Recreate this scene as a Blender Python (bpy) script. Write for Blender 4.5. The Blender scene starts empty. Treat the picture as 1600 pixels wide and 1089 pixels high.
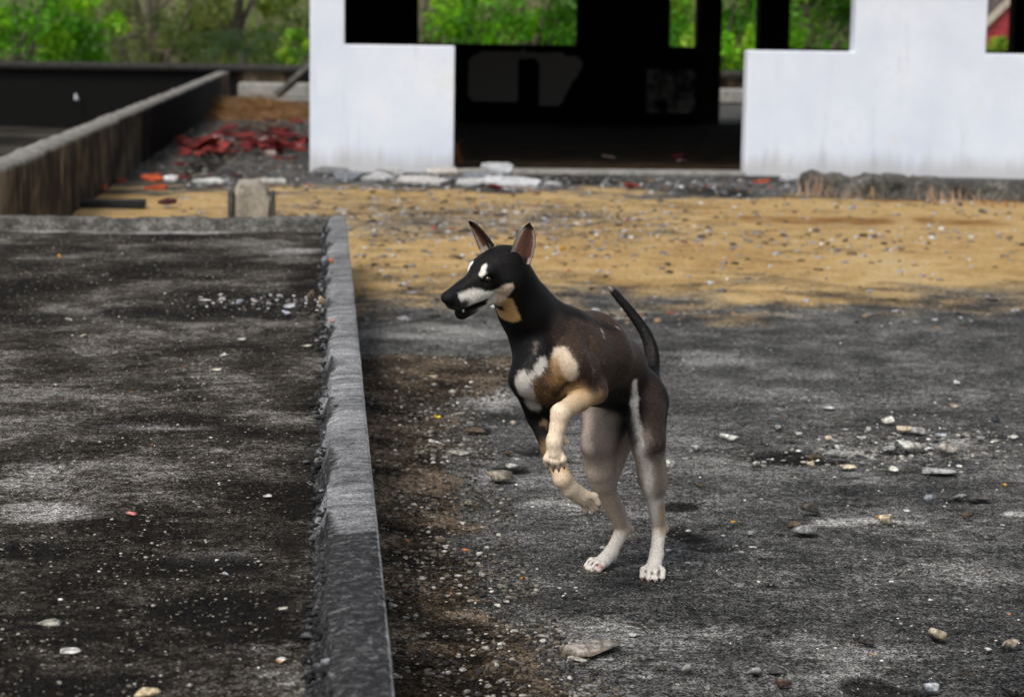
import bpy, math, random
import numpy as np
from mathutils import Vector, Matrix

scn = bpy.context.scene
COL = scn.collection
R = math.radians
random.seed(7)
rng = np.random.default_rng(11)

# ------------------------------------------------------------------ camera
CAM = np.array([0.0, 0.0, 1.25])
F_PX, IMG_W, IMG_H = 3322.0, 1600.0, 1089.0
PITCH, YAW, ROLL = R(8.443), R(5.044), 0.015
fw = np.array([math.sin(YAW)*math.cos(PITCH), math.cos(YAW)*math.cos(PITCH), -math.sin(PITCH)])
r0 = np.array([math.cos(YAW), -math.sin(YAW), 0.0])
u0 = np.cross(r0, fw)
rt = math.cos(ROLL)*r0 + math.sin(ROLL)*u0
up = -math.sin(ROLL)*r0 + math.cos(ROLL)*u0
cam_d = bpy.data.cameras.new('camera')
cam_d.sensor_fit = 'HORIZONTAL'
cam_d.sensor_width = 23.6
cam_d.lens = F_PX/IMG_W*23.6
cam_d.clip_start, cam_d.clip_end = 0.05, 3000
cam_d.dof.use_dof = True
cam_d.dof.focus_distance = 4.72
cam_d.dof.aperture_fstop = 3.6
cam = bpy.data.objects.new('camera', cam_d)
COL.objects.link(cam)
M3 = Matrix(((rt[0], up[0], -fw[0]), (rt[1], up[1], -fw[1]), (rt[2], up[2], -fw[2])))
cam.matrix_world = Matrix.Translation(CAM.tolist()) @ M3.to_4x4()
scn.camera = cam

# ------------------------------------------------------------------ sky, sun, exposure
SUN_EL, SUN_AZ = R(52), R(218)         # azimuth clockwise from +Y: behind the camera, to its left
w = bpy.data.worlds.new('World'); scn.world = w; w.use_nodes = True
nt = w.node_tree
sky = nt.nodes.new('ShaderNodeTexSky'); sky.sky_type = 'NISHITA'
sky.sun_disc = False; sky.sun_elevation = SUN_EL; sky.sun_rotation = SUN_AZ
sky.dust_density = 3.0; sky.air_density = 1.0; sky.ozone_density = 1.0
bg = nt.nodes['Background']; bg.inputs['Strength'].default_value = 0.11
hsv = nt.nodes.new('ShaderNodeHueSaturation'); hsv.inputs['Saturation'].default_value = .30   # thin overcast
nt.links.new(sky.outputs[0], hsv.inputs['Color']); nt.links.new(hsv.outputs[0], bg.inputs[0])
sd = bpy.data.lights.new('sun', 'SUN'); sd.energy = 1.5; sd.angle = R(20); sd.color = (1.0, 0.97, 0.92)
sun = bpy.data.objects.new('sun', sd); COL.objects.link(sun)
sdir = Vector((math.sin(SUN_AZ)*math.cos(SUN_EL), math.cos(SUN_AZ)*math.cos(SUN_EL), math.sin(SUN_EL)))
sun.rotation_euler = (sdir).to_track_quat('Z', 'Y').to_euler()
sun.location = (-5, -5, 12)
vs = scn.view_settings
vs.view_transform = 'Standard'; vs.look = 'None'; vs.gamma = 1.0; vs.exposure = 0.68

# ------------------------------------------------------------------ survey helpers
def ray(px, py):
    d = (px-IMG_W/2)*rt - (py-IMG_H/2)*up + F_PX*fw
    return d/np.linalg.norm(d)
def at(px, py, Y):                     # a sight line met with the upright plane at distance Y
    d = ray(px, py); return CAM + d*(Y/d[1])
def on(px, py, z=0.0):                 # a sight line met with the level plane at height z
    d = ray(px, py); return CAM + d*((z-CAM[2])/d[2])
def scale_at(p):                       # photograph pixels per metre at a point
    return F_PX/float(np.dot(np.asarray(p)-CAM, fw))

def hsh(i, j, k=0):
    h = (i*374761393 + j*668265263 + k*1274126177) & 0xffffffff
    h = ((h ^ (h >> 13))*1274126177) & 0xffffffff
    return ((h ^ (h >> 16)) & 0xffff)/65535.0
def vnoise(x, y, seed=0):
    x = np.asarray(x, float); y = np.asarray(y, float)
    i = np.floor(x).astype(np.int64); j = np.floor(y).astype(np.int64)
    fx, fy = x-i, y-j
    fx = fx*fx*(3-2*fx); fy = fy*fy*(3-2*fy)
    a, b = hsh(i, j, seed), hsh(i+1, j, seed)
    c, d = hsh(i, j+1, seed), hsh(i+1, j+1, seed)
    return (a*(1-fx)+b*fx)*(1-fy)+(c*(1-fx)+d*fx)*fy
def fbm(x, y, seed=0, o=4):
    s, a, t = 0, 1.0, 0
    for q in range(o):
        s = s + a*vnoise(x*2**q, y*2**q, seed+q*17); t += a; a *= .5
    return s/t
def sstep(a, b, x):
    t = np.clip((x-a)/(b-a), 0, 1); return t*t*(3-2*t)

# ------------------------------------------------------------------ materials
class NT:
    def __init__(s, name):
        m = bpy.data.materials.new(name); m.use_nodes = True
        s.m, s.t = m, m.node_tree
        s.b = s.t.nodes['Principled BSDF']; s._co = None
    def n(s, typ, **kw):
        nd = s.t.nodes.new(typ)
        for k, v in kw.items(): setattr(nd, k, v)
        return nd
    def put(s, sock, v):
        if hasattr(v, 'is_output') or isinstance(v, bpy.types.NodeSocket): s.t.links.new(v, sock)
        else:
            if isinstance(v, (tuple, list)) and len(v) == 3 and sock.type == 'RGBA': v = (*v, 1)
            if isinstance(v, (int, float)) and sock.type == 'RGBA': v = (v, v, v, 1)
            sock.default_value = v
    def co(s, scale=(1, 1, 1), obj=True):
        tc = s.n('ShaderNodeTexCoord'); mp = s.n('ShaderNodeMapping')
        s.t.links.new(tc.outputs['Object'], mp.inputs[0]); mp.inputs['Scale'].default_value = scale
        return mp.outputs[0]
    def noise(s, scale, detail=3, rough=.55, vec=None, dist=0):
        nd = s.n('ShaderNodeTexNoise'); nd.inputs['Scale'].default_value = scale
        nd.inputs['Detail'].default_value = detail; nd.inputs['Roughness'].default_value = rough
        nd.inputs['Distortion'].default_value = dist
        s.t.links.new(vec if vec is not None else s.co(), nd.inputs['Vector'])
        return nd.outputs['Fac']
    def vor(s, scale, vec=None, feature='F1', out='Distance'):
        nd = s.n('ShaderNodeTexVoronoi', feature=feature); nd.inputs['Scale'].default_value = scale
        s.t.links.new(vec if vec is not None else s.co(), nd.inputs['Vector'])
        return nd.outputs[out]
    def ramp(s, fac, stops, interp='LINEAR'):
        nd = s.n('ShaderNodeValToRGB'); cr = nd.color_ramp; cr.interpolation = interp
        while len(cr.elements) < len(stops): cr.elements.new(.5)
        for e, (p, c) in zip(cr.elements, stops):
            e.position = p; e.color = (*c, 1) if isinstance(c, tuple) else (c, c, c, 1)
        s.put(nd.inputs[0], fac); return nd.outputs[0]
    def mix(s, f, a, b, mode='MIX'):
        nd = s.n('ShaderNodeMix', data_type='RGBA', blend_type=mode)
        s.put(nd.inputs[0], f); s.put(nd.inputs[6], a); s.put(nd.inputs[7], b)
        return nd.outputs[2]
    def math(s, op, a, b=0.0, clamp=False):
        nd = s.n('ShaderNodeMath', operation=op, use_clamp=clamp)
        s.put(nd.inputs[0], a); s.put(nd.inputs[1], b); return nd.outputs[0]
    def mr(s, v, a, b, c=0., d=1.):
        nd = s.n('ShaderNodeMapRange', interpolation_type='SMOOTHSTEP')
        for i, q in enumerate((v, a, b, c, d)): s.put(nd.inputs[i], q)
        return nd.outputs[0]
    def attr(s, name, out='Fac'):
        nd = s.n('ShaderNodeAttribute', attribute_name=name); return nd.outputs[out]
    def bump(s, h, strength=.5, dist=.01, normal=None):
        nd = s.n('ShaderNodeBump'); nd.inputs['Strength'].default_value = strength
        nd.inputs['Distance'].default_value = dist; s.put(nd.inputs['Height'], h)
        if normal is not None: s.put(nd.inputs['Normal'], normal)
        return nd.outputs[0]
    def done(s, col, rough=.9, bump=None, spec=.3):
        s.put(s.b.inputs['Base Color'], col); s.put(s.b.inputs['Roughness'], rough)
        s.put(s.b.inputs['Specular IOR Level'], spec)
        if bump is not None: s.put(s.b.inputs['Normal'], bump)
        return s.m

def m_ground(name='yard_concrete', deck=False):
    t = NT(name)
    v, mid = t.attr('base'), t.attr('mid')
    fine = t.noise(48, 3, .75); grit = t.noise(190, 1, .6)
    v = t.math('ADD', v, t.math('ADD', t.math('MULTIPLY', t.math('SUBTRACT', fine, .5), .42), t.math('MULTIPLY', t.math('SUBTRACT', grit, .5), .20)))
    if deck: con = t.ramp(v, [(.33, (.0085, .0070, .0056)), (.45, (.025, .0213, .0173)), (.55, (.053, .0465, .039)), (.69, (.155, .144, .128))])
    else: con = t.ramp(v, [(.30, (.021, .0205, .0198)), (.42, (.048, .0472, .0458)), (.53, (.083, .0815, .0785)), (.68, (.18, .1755, .168))])
    cm = t.math('SUBTRACT', mid, .5)
    con = t.mix(t.mr(t.math('MULTIPLY', t.attr('light'), t.math('MULTIPLY', t.math('ADD', mid, t.math('SUBTRACT', fine, .4)), 1.5)), .1, .9), con, (.33, .32, .305))
    con = t.mix(t.math('MULTIPLY', t.mr(t.math('MULTIPLY', t.attr('dark'), t.math('MULTIPLY', t.math('ADD', mid, t.math('SUBTRACT', fine, .4)), 1.9)), .25, .8), .9), con, (.0065, .0057, .005))
    patch = t.math('ADD', t.math('MULTIPLY', cm, .9), t.math('MULTIPLY', t.math('SUBTRACT', fine, .5), 1.1))
    col = con; sm = 0.0
    if not deck:
        dirt = t.ramp(t.math('ADD', t.math('MULTIPLY', mid, .5), t.math('MULTIPLY', fine, .5)),
                      [(.34, (.010, .0075, .0055)), (.5, (.044, .032, .021)), (.68, (.145, .11, .078))])
        sand = t.ramp(v, [(.32, (.33, .205, .08)), (.46, (.43, .285, .12)), (.60, (.49, .345, .165)), (.76, (.42, .345, .24))])
        sa, da = t.attr('sand'), t.attr('dirt')
        sm = t.mr(t.math('ADD', sa, t.math('MULTIPLY', patch, t.mr(sa, .02, .3, 0, .6))), .18, .88)
        dm = t.mr(t.math('ADD', da, t.math('MULTIPLY', patch, t.mr(da, .02, .25))), .36, .62)
        col = t.mix(sm, con, sand); col = t.mix(dm, col, dirt)
        col = t.mix(t.mr(t.math('MULTIPLY', t.attr('rust'), t.math('ADD', patch, 1.0)), .4, .85), col, (.19, .085, .024))
    gg = t.math('MULTIPLY', t.mr(grit, .34, .66, .25, 1.75), t.mr(fine, .3, .7, .55, 1.45))
    gs = t.mix(t.math('MULTIPLY', sm, .65), gg, 1.0) if not deck else gg
    col = t.mix(1.0, col, gs, 'MULTIPLY')
    vo = t.n('ShaderNodeTexVoronoi'); vo.inputs['Scale'].default_value = 80; t.t.links.new(t.co(), vo.inputs['Vector'])
    sep = t.n('ShaderNodeSeparateColor'); t.put(sep.inputs[0], vo.outputs['Color'])
    sp = t.math('MULTIPLY', t.mr(vo.outputs['Distance'], .32, .18), t.mr(sep.outputs[0], .84, .92))
    col = t.mix(t.math('MULTIPLY', sp, .8), col, t.mix(sep.outputs[1], (.42, .40, .37), (.22, .16, .10)))
    hgt = t.math('ADD', fine, t.math('MULTIPLY', grit, .6))
    return t.done(col, .95, t.bump(hgt, .9, .014), .06)

def m_concrete(name, lo, mid_c, hi, stretch=(1, 1, 1), scale=4, bump=.5, rough=.92, bd=.01):
    t = NT(name)
    a = t.noise(scale, 6, .68, t.co(stretch)); b = t.noise(scale*8, 4, .7, t.co(stretch)); c = t.noise(140, 2, .7)
    v = t.math('ADD', t.math('MULTIPLY', a, .6), t.math('MULTIPLY', b, .4))
    col = t.ramp(v, [(.32, lo), (.5, mid_c), (.68, hi)])
    col = t.mix(1.0, col, t.mr(c, .3, .7, .6, 1.4), 'MULTIPLY')
    return t.done(col, rough, t.bump(t.math('ADD', b, t.math('MULTIPLY', c, .5)), bump, bd), .2)

def m_kerb():
    t = NT('kerb_concrete')
    tc = t.n('ShaderNodeTexCoord'); mp = t.n('ShaderNodeMapping'); t.t.links.new(tc.outputs['Object'], mp.inputs[0])
    mp.inputs['Rotation'].default_value = (0, 0, R(24)); mp.inputs['Scale'].default_value = (7, 34, 12)
    a = t.noise(1.0, 4, .7, mp.outputs[0], .6); b = t.noise(5, 4, .65); c = t.noise(150, 2, .7); e = t.noise(55, 4, .75)
    v = t.math('ADD', t.math('MULTIPLY', a, .38), t.math('ADD', t.math('MULTIPLY', b, .32), t.math('MULTIPLY', e, .30)))
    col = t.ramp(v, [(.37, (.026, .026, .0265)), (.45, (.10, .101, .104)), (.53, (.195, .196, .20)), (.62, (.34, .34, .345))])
    dk = t.mr(t.math('ADD', t.attr('blackening'), t.math('MULTIPLY', t.math('SUBTRACT', b, .5), 1.3)), .35, .70)
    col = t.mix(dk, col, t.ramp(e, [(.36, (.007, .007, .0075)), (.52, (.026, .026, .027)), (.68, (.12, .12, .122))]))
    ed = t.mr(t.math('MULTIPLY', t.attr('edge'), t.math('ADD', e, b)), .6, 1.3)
    col = t.mix(ed, col, (.40, .40, .40))  # pale line on the outer edge: a highlight painted into the colour
    col = t.mix(1.0, col, t.mr(c, .3, .7, .45, 1.6), 'MULTIPLY')
    h = t.math('ADD', t.math('MULTIPLY', a, 1.2), t.math('MULTIPLY', c, .25))
    return t.done(col, .9, t.bump(t.math('ADD', h, t.math('MULTIPLY', e, .5)), 1.0, .010), .2)

def m_white():
    t = NT('white_paint')
    a = t.noise(1.3, 5, .6); b = t.noise(2.2, 5, .65, t.co((3.0, 3.0, .35))); c = t.noise(40, 3, .6)
    base = t.ramp(a, [(.3, (.62, .66, .745)), (.55, (.70, .735, .805)), (.75, (.77, .785, .82))])
    base = t.mix(t.mr(b, .54, .76, 0, .5), base, (.47, .50, .57))
    d = t.noise(1.7, 4, .6, t.co((1.3, 1, 1.7)))
    base = t.mix(t.mr(d, .60, .78, 0, .5), base, (.68, .66, .58))
    sp = t.noise(7, 3, .7)
    base = t.mix(t.mr(sp, .66, .76, 0, .25), base, (.42, .42, .44))
    cr = t.noise(3.2, 5, .6, t.co((1, 1, .8)), 1.2)
    base = t.mix(t.math('MULTIPLY', t.mr(t.math('ABSOLUTE', t.math('SUBTRACT', cr, .5)), .012, .0), t.mr(a, .5, .6, 0, .22)), base, (.40, .40, .43))
    ob = t.n('ShaderNodeTexCoord'); sx = t.n('ShaderNodeSeparateXYZ'); t.t.links.new(ob.outputs['Object'], sx.inputs[0])
    base = t.mix(t.math('MULTIPLY', t.mr(t.math('ADD', sx.outputs[2], t.math('MULTIPLY', b, -.35)), .08, -.14), .5), base, (.34, .31, .27))
    return t.done(base, .8, t.bump(t.math('ADD', c, a), .25, .008), .25)

def m_plain(name, col, rough=.8, var=.25, scale=20, bump=.3, spec=.3):
    t = NT(name); a = t.noise(scale, 4, .65)
    lo = tuple(x*(1-var*1.6) for x in col); hi = tuple(min(1, x*(1+var*1.6)) for x in col)
    c = t.ramp(a, [(.3, lo), (.7, hi)])
    return t.done(c, rough, t.bump(t.noise(scale*5, 3, .7), bump, .006), spec)

def m_leaf(name):
    t = NT(name)
    c = t.attr('tint', 'Color')
    t.put(t.b.inputs['Base Color'], c); t.put(t.b.inputs['Roughness'], .55)
    t.put(t.b.inputs['Specular IOR Level'], .3)
    tr = t.n('ShaderNodeBsdfTranslucent'); t.put(tr.inputs[0], t.mix(1.0, c, (1.3, 1.35, .6), 'MULTIPLY'))
    ms = t.n('ShaderNodeMixShader'); ms.inputs[0].default_value = .35
    out = t.t.nodes['Material Output']
    t.t.links.new(t.b.outputs[0], ms.inputs[1]); t.t.links.new(tr.outputs[0], ms.inputs[2])
    t.t.links.new(ms.outputs[0], out.inputs[0])
    return t.m

def m_tinted(name, rough=.85, scale=60, bump=.6):
    t = NT(name); c = t.attr('tint', 'Color'); n = t.noise(scale, 4, .7)
    col = t.mix(1.0, c, t.mr(n, .32, .68, .3, 1.6), 'MULTIPLY')
    return t.done(col, rough, t.bump(n, bump, .004), .25)

# ------------------------------------------------------------------ mesh helpers
def link(name, me, mat=None, parent=None, loc=None):
    o = bpy.data.objects.new(name, me); COL.objects.link(o)
    if mat is not None and me is not None:
        if not me.materials: me.materials.append(mat)
    if parent is not None: o.parent = parent
    if loc is not None: o.location = loc
    return o
def mesh_np(name, V, F, smooth=False):
    me = bpy.data.meshes.new(name)
    V = np.asarray(V, np.float32); F = np.asarray(F, np.int32)
    n, k = F.shape
    me.vertices.add(len(V)); me.vertices.foreach_set('co', V.ravel())
    me.loops.add(n*k); me.loops.foreach_set('vertex_index', F.ravel())
    me.polygons.add(n); me.polygons.foreach_set('loop_start', np.arange(0, n*k, k, dtype=np.int32))
    try: me.polygons.foreach_set('loop_total', np.full(n, k, dtype=np.int32))
    except Exception: pass
    me.update(calc_edges=True); me.validate()
    if smooth: me.polygons.foreach_set('use_smooth', np.ones(len(me.polygons), bool))
    return me
def fattr(me, name, arr):
    a = me.attributes.new(name, 'FLOAT', 'POINT'); a.data.foreach_set('value', np.asarray(arr, np.float32))
def cattr(me, name, rgb):
    a = me.attributes.new(name, 'FLOAT_COLOR', 'POINT')
    c = np.ones((len(rgb), 4), np.float32); c[:, :3] = rgb; a.data.foreach_set('color', c.ravel())
def tag(o, label=None, cat=None, group=None, kind=None):
    if label: o['label'] = label
    if cat: o['category'] = cat
    if group: o['group'] = group
    if kind: o['kind'] = kind
    elif cat: o['kind'] = 'thing'
    return o
def empty(name, loc, rz=0):
    o = bpy.data.objects.new(name, None); COL.objects.link(o)
    o.location = [float(q) for q in loc]; o.rotation_euler = (0, 0, rz); o.empty_display_size = .1
    return o
def grid_mesh(name, xs, ys, zf):
    X, Y = np.meshgrid(xs, ys); Z = zf(X, Y)
    V = np.stack([X.ravel(), Y.ravel(), Z.ravel()], 1)
    nx, ny = len(xs), len(ys)
    i = (np.arange(ny-1)[:, None]*nx + np.arange(nx-1)[None]).ravel()
    F = np.stack([i, i+1, i+1+nx, i+nx], 1)
    return mesh_np(name, V, F, True), V
def prism(poly, y0, y1):               # outline in x,z swept from y0 to y1
    n = len(poly)
    V = [(x, y0, z) for x, z in poly]+[(x, y1, z) for x, z in poly]
    Fs = [tuple(range(n)), tuple(range(2*n-1, n-1, -1))]
    for i in range(n):
        j = (i+1) % n; Fs.append((j, i, i+n, j+n))
    return V, Fs
def box(x0, x1, y0, y1, z0, z1):
    return prism([(x0, z0), (x1, z0), (x1, z1), (x0, z1)], y0, y1)
def poly_obj(name, VF, mat, parent=None, bevel=0.0, off=(0, 0, 0)):
    V, Fs = VF
    me = bpy.data.meshes.new(name)
    me.from_pydata([tuple(a-b for a, b in zip(v, off)) for v in V], [], Fs); me.update()
    o = link(name, me, mat, parent)
    if bevel:
        b = o.modifiers.new('bevel', 'BEVEL'); b.width = bevel; b.segments = 2
    return o
def tube(pts, rad, seg=8):
    pts = [np.asarray(p, float) for p in pts]; V, Fs = [], []
    for i, p in enumerate(pts):
        d = pts[min(i+1, len(pts)-1)]-pts[max(i-1, 0)]; d = d/np.linalg.norm(d)
        a = np.cross(d, (0, 0, 1.)) if abs(d[2]) < .9 else np.cross(d, (1., 0, 0)); a /= np.linalg.norm(a)
        b = np.cross(d, a)
        for s in range(seg):
            q = 2*math.pi*s/seg; V.append(p+rad[i]*(a*math.cos(q)+b*math.sin(q)))
    for i in range(len(pts)-1):
        for s in range(seg):
            t = (s+1) % seg; Fs.append((i*seg+s, i*seg+t, (i+1)*seg+t, (i+1)*seg+s))
    Fs.append(tuple(range(seg-1, -1, -1))); Fs.append(tuple(range((len(pts)-1)*seg, len(pts)*seg)))
    return [tuple(v) for v in V], Fs
def merge(*vfs):
    V, Fs = [], []
    for v, f in vfs:
        o = len(V); V += list(v); Fs += [tuple(i+o for i in q) for q in f]
    return V, Fs

# ------------------------------------------------------------------ measured places
PAW = on(1020, 905); Y0 = float(PAW[1])          # near hind paw of the dog
KERB_X, KERB_Z, DECK_Z = float(on(541, 337, .30)[0]), .30, .225
KERB_Y = float(on(541, 337, .30)[1])

MG, MD = m_ground(), m_ground('terrace_concrete', True)
def tone(me, V, deck=False):
    x, y = V[:, 0], V[:, 1]
    big = fbm(x*1.3, y*1.1, 301, 4); mid = fbm(x*7, y*7, 302, 5); st = fbm(x*2.2, y*4.5, 303, 5)
    st2 = fbm(x*16, y*30, 304, 4)
    v = (big-.5)*.22+(mid-.5)*.20+(st-.5)*.22+(st2-.5)*.32+.485
    if deck: v = v+(fbm(x*2.6, y*2.6, 311, 5)-.5)*.46-(sstep(.50, .62, fbm(x*1.7+9, y*1.3, 312, 4)))*.10+(sstep(.54, .66, fbm(x*3.1, y*2.7+4, 313, 4)))*.10
    else: v = v+(fbm(x*1.9, y*1.7, 314, 4)-.5)*.14-(sstep(.58, .66, fbm(x*3.3, y*3.6, 315, 4)))*.05
    fattr(me, 'base', v); fattr(me, 'mid', .5+(mid-.5)*1.5)
def blobs(X, Y, lst, z=0.0):
    out = np.zeros_like(X)
    for px, py, wpx, hpx, s in lst:
        c = on(px, py, z); a = on(px+wpx/2, py, z); b = on(px, py-hpx/2, z); b2 = on(px, py+hpx/2, z)
        rx = abs(a[0]-c[0]); ry = max(.01, (b[1]-b2[1])/2)
        q = ((X-c[0])/rx)**2+((Y-c[1])/ry)**2
        out = np.maximum(out, s*np.exp(-q**1.6))
    return out
# dirt drifted against the kerb: right-hand limit as a function of distance
lim = np.array([on(*q) for q in ((950, 1150), (890, 1080), (790, 965), (750, 860), (735, 760), (722, 700), (700, 640), (840, 590), (850, 560))])
DARK = [(1062, 790, 64, 16, 1), (1080, 832, 100, 32, 1), (1115, 856, 100, 18, .8), (1385, 1076, 150, 46, 1), (1585, 1086, 60, 20, .9), (1205, 915, 26, 9, 1),
        (960, 700, 120, 20, .5), (1230, 715, 130, 24, .9), (1380, 662, 70, 10, .4), (1240, 690, 60, 10, .4), (745, 672, 45, 14, 1), (830, 705, 60, 18, 1),
        (800, 735, 60, 14, .9), (1100, 640, 200, 12, .3), (1150, 940, 300, 40, .35), (690, 575, 220, 20, .7), (1090, 450, 60, 6, 1), (1300, 720, 60, 10, .7),
        (330, 250, 60, 60, 1), (420, 200, 120, 20, .6), (900, 285, 200, 12, .5), (1110, 300, 150, 22, .6), (1215, 310, 80, 10, .5)]
LIGHT = [(1385, 1068, 240, 78, .36), (1350, 815, 170, 16, 1), (1490, 692, 130, 26, .55), (1330, 705, 130, 12, .5), (1590, 803, 60, 9, .9), (1400, 842, 120, 12, .4), (745, 622, 190, 44, .66), (860, 790, 150, 30, .55),
         (1000, 985, 460, 70, .34), (1300, 1015, 260, 60, .36), (1180, 1060, 300, 60, .32), (760, 745, 90, 10, .4), (1210, 640, 60, 7, .6), (820, 560, 100, 14, .3), (720, 705, 60, 10, .6),
         (1480, 890, 260, 70, .45), (680, 520, 260, 36, .5), (1120, 560, 300, 30, .4), (560, 290, 250, 20, .35), (820, 292, 160, 16, .45)]
RUST = [(1290, 345, 420, 18, .75), (1480, 348, 260, 18, .7), (1360, 312, 420, 14, .55), (925, 1020, 90, 14, .5), (880, 968, 160, 12, .35), (680, 545, 10, 4, .1), (410, 165, 160, 26, .9), (190, 318, 120, 24, .35)]
def yard_masks(X, Y):
    n = fbm(X*.9, Y*.7, 3, 4)-.5; n2 = fbm(X*4, Y*4, 9, 3)-.5
    near = float(on(900, 490)[1]); far = float(on(900, 303)[1])
    sand = sstep(near-1.5, near+2.6, Y+2.6*n+n2*.8)*(1-sstep(far-.8, far+1.0, Y+3*n+n2*1.4))*(.92+.7*(fbm(X*2.2, Y*1.2, 402, 4)-.4))
    rightcut = sstep(0, 1, (X-3.6)/1.2)*(1-sstep(10.3, 11.3, Y+n))
    sand = sand*(1-.85*rightcut)
    rubble = np.exp(-((X-1.0)/1.9)**2-((Y-14.3)/1.9)**2)
    sand = sand*(1-.6*rubble)
    sand = np.maximum(sand, .75*np.exp(-((X+.4)/.9)**2-((Y-15.6)/1.1)**2))
    xb = np.interp(Y, lim[:, 1], lim[:, 0])
    dirt = sstep(.07, -.09, X-xb+.03+n2*.16)*sstep(lim[-1, 1]+.15, lim[-1, 1]-.12, Y+n*.5)
    light = blobs(X, Y, LIGHT); dark = blobs(X, Y, DARK); rust = blobs(X, Y, RUST)
    return sand, dirt, dark, light, rust
def seq(*segs):
    o = []
    for a, b, s in segs: o += list(np.arange(a, b-1e-6, s))
    return np.array(o+[segs[-1][1]])
def yard_z(X, Y):
    sand, dirt, dark, light, rust = yard_masks(X, Y)
    z = (fbm(X*9, Y*9, 21, 4)-.5)*.010+(fbm(X*1.3, Y*1.3, 5, 3)-.5)*.012+(fbm(X*45, Y*45, 31, 2)-.5)*.004
    z = z+dirt*(.012+.02*np.exp(-((X-KERB_X)/.12)**2)+(fbm(X*30, Y*30, 77, 3)-.5)*.014)
    z = z-.010*sstep(.3, .9, dark)+.004*sstep(.3, .8, light)*fbm(X*40, Y*40, 8, 2)
    z = z+sand*(fbm(X*3, Y*3, 41, 3)-.5)*.03
    for p in (on(1020, 900), on(935, 888)):
        z = z*(1-.9*np.exp(-((X-p[0])**2+(Y-p[1])**2)/.07**2))
    return z
gx = seq((-1.75, -.2, .08), (-.2, 2.5, .016), (2.5, 5.0, .06), (5.0, 22, .4))
gy = seq((-6, 3, .4), (3, 7.4, .016), (7.4, 18.5, .06), (18.5, 40.2, .35))
me, V = grid_mesh('ground', gx, gy, yard_z)
for nm, a in zip(('sand', 'dirt', 'dark', 'light', 'rust'), yard_masks(V[:, 0], V[:, 1])): fattr(me, nm, a)
tone(me, V)
ground = tag(link('ground', me, MG), kind='structure')

# land beyond the parapet, rising to a wooded bank
def land_z(X, Y):
    return -1.6+22*sstep(58, 170, Y)+1.2*(fbm(X*.08, Y*.08, 4, 3)-.5)*sstep(45, 60, Y)
lx = seq((-900, -60, 40), (-60, 90, 3), (90, 900, 45)); ly = seq((-900, -20, 55), (-20, 180, 4), (180, 1500, 60))
me, V = grid_mesh('terrain', lx, ly, land_z)
tag(link('terrain', me, m_plain('dry_earth', (.10, .085, .05), .95, .4, .8)), kind='structure')

# ------------------------------------------------------------------ raised terrace on the left with its kerb
def deck_z(X, Y):
    return DECK_Z+(fbm(X*8, Y*8, 61, 4)-.5)*.008+(fbm(X*40, Y*40, 62, 2)-.5)*.003-.006*deck_dark(X, Y)
DDARK = [(300, 490, 420, 26, .9), (60, 500, 220, 30, .7), (430, 470, 110, 26, .9), (350, 950, 280, 60, .9), (120, 1070, 300, 40, .9), (300, 880, 260, 40, .6), (480, 720, 80, 80, .5), (180, 600, 300, 40, .35),
         (40, 860, 200, 40, .6), (330, 400, 420, 60, .4), (460, 840, 90, 60, .5)]
DLIGHT = [(50, 745, 150, 60, .75), (60, 800, 220, 36, .6), (250, 665, 220, 16, .4), (450, 392, 110, 14, .7), (120, 400, 120, 12, .35), (330, 870, 160, 26, .35), (430, 1010, 140, 40, .45), (470, 965, 60, 50, .4),
          (300, 780, 200, 20, .25), (80, 660, 150, 20, .35), (430, 1060, 180, 30, .4), (80, 975, 90, 14, .5), (200, 362, 420, 7, .8)]
def deck_dark(X, Y): return blobs(X, Y, DDARK, DECK_Z)
dx_ = seq((-7, -2.4, .3), (-2.4, .0, .02)); dy_ = seq((0.8, 2.6, .2), (2.6, 7, .02), (7, KERB_Y-.10, .05))
me, V = grid_mesh('floor', dx_, dy_, deck_z)
fattr(me, 'dark', deck_dark(V[:, 0], V[:, 1])); fattr(me, 'light', blobs(V[:, 0], V[:, 1], DLIGHT, DECK_Z))
tone(me, V, True)
terrace = empty('raised_terrace', (KERB_X, KERB_Y, 0))
tag(terrace, kind='structure')
def under(o, par):
    o.parent = par; o.matrix_parent_inverse = Matrix.Translation(par.location).inverted(); return o
under(link('floor', me, MD), terrace)
MK = m_kerb()
def kerb_profile(y):
    n = lambda f, s: float(fbm(np.array(y*f), np.array(s*1.7), s, 3)-.5)
    wv = n(1.2, 1)*.02; rag = n(2, 2)*.03+n(16, 3)*.022; rag2 = n(3, 4)*.03+n(19, 5)*.03
    x = KERB_X; W = .092
    return [(x+.004+n(3, 6)*.004, -.03), (x+n(4, 7)*.006, .12), (x+n(5, 8)*.004, KERB_Z-.010), (x-.003, KERB_Z-.002+n(9, 9)*.002), (x-.010, KERB_Z+n(14, 10)*.0015),
            (x-.030, KERB_Z+n(17, 31)*.0022), (x-.048, KERB_Z+n(21, 32)*.003), (x-W*.72, KERB_Z-.001+n(9, 33)*.007), (x-W+wv+rag*.5, KERB_Z-.008+n(12, 34)*.014),
            (x-W-.005+rag*.7, KERB_Z-.026+n(14, 35)*.022), (x-W-.010+rag*.8+rag2*.3, KERB_Z-.048+n(15, 36)*.02), (x-W-.016+rag2*.6+rag*.7, DECK_Z+.010+n(37, 37)*.012), (x-W-.045+rag2*.6, DECK_Z-.014)]
ys = seq((.8, 2.6, .05), (2.6, KERB_Y, .009)); prof = [kerb_profile(y) for y in ys]
V = [(x, y, z) for y, pr in zip(ys, prof) for x, z in pr]; k = len(prof[0])
Fq = [(i*k+j, (i+1)*k+j, (i+1)*k+j+1, i*k+j+1) for i in range(len(ys)-1) for j in range(k-1)]
me = mesh_np('kerb', V, np.array(Fq)[:, ::-1], True)
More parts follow.
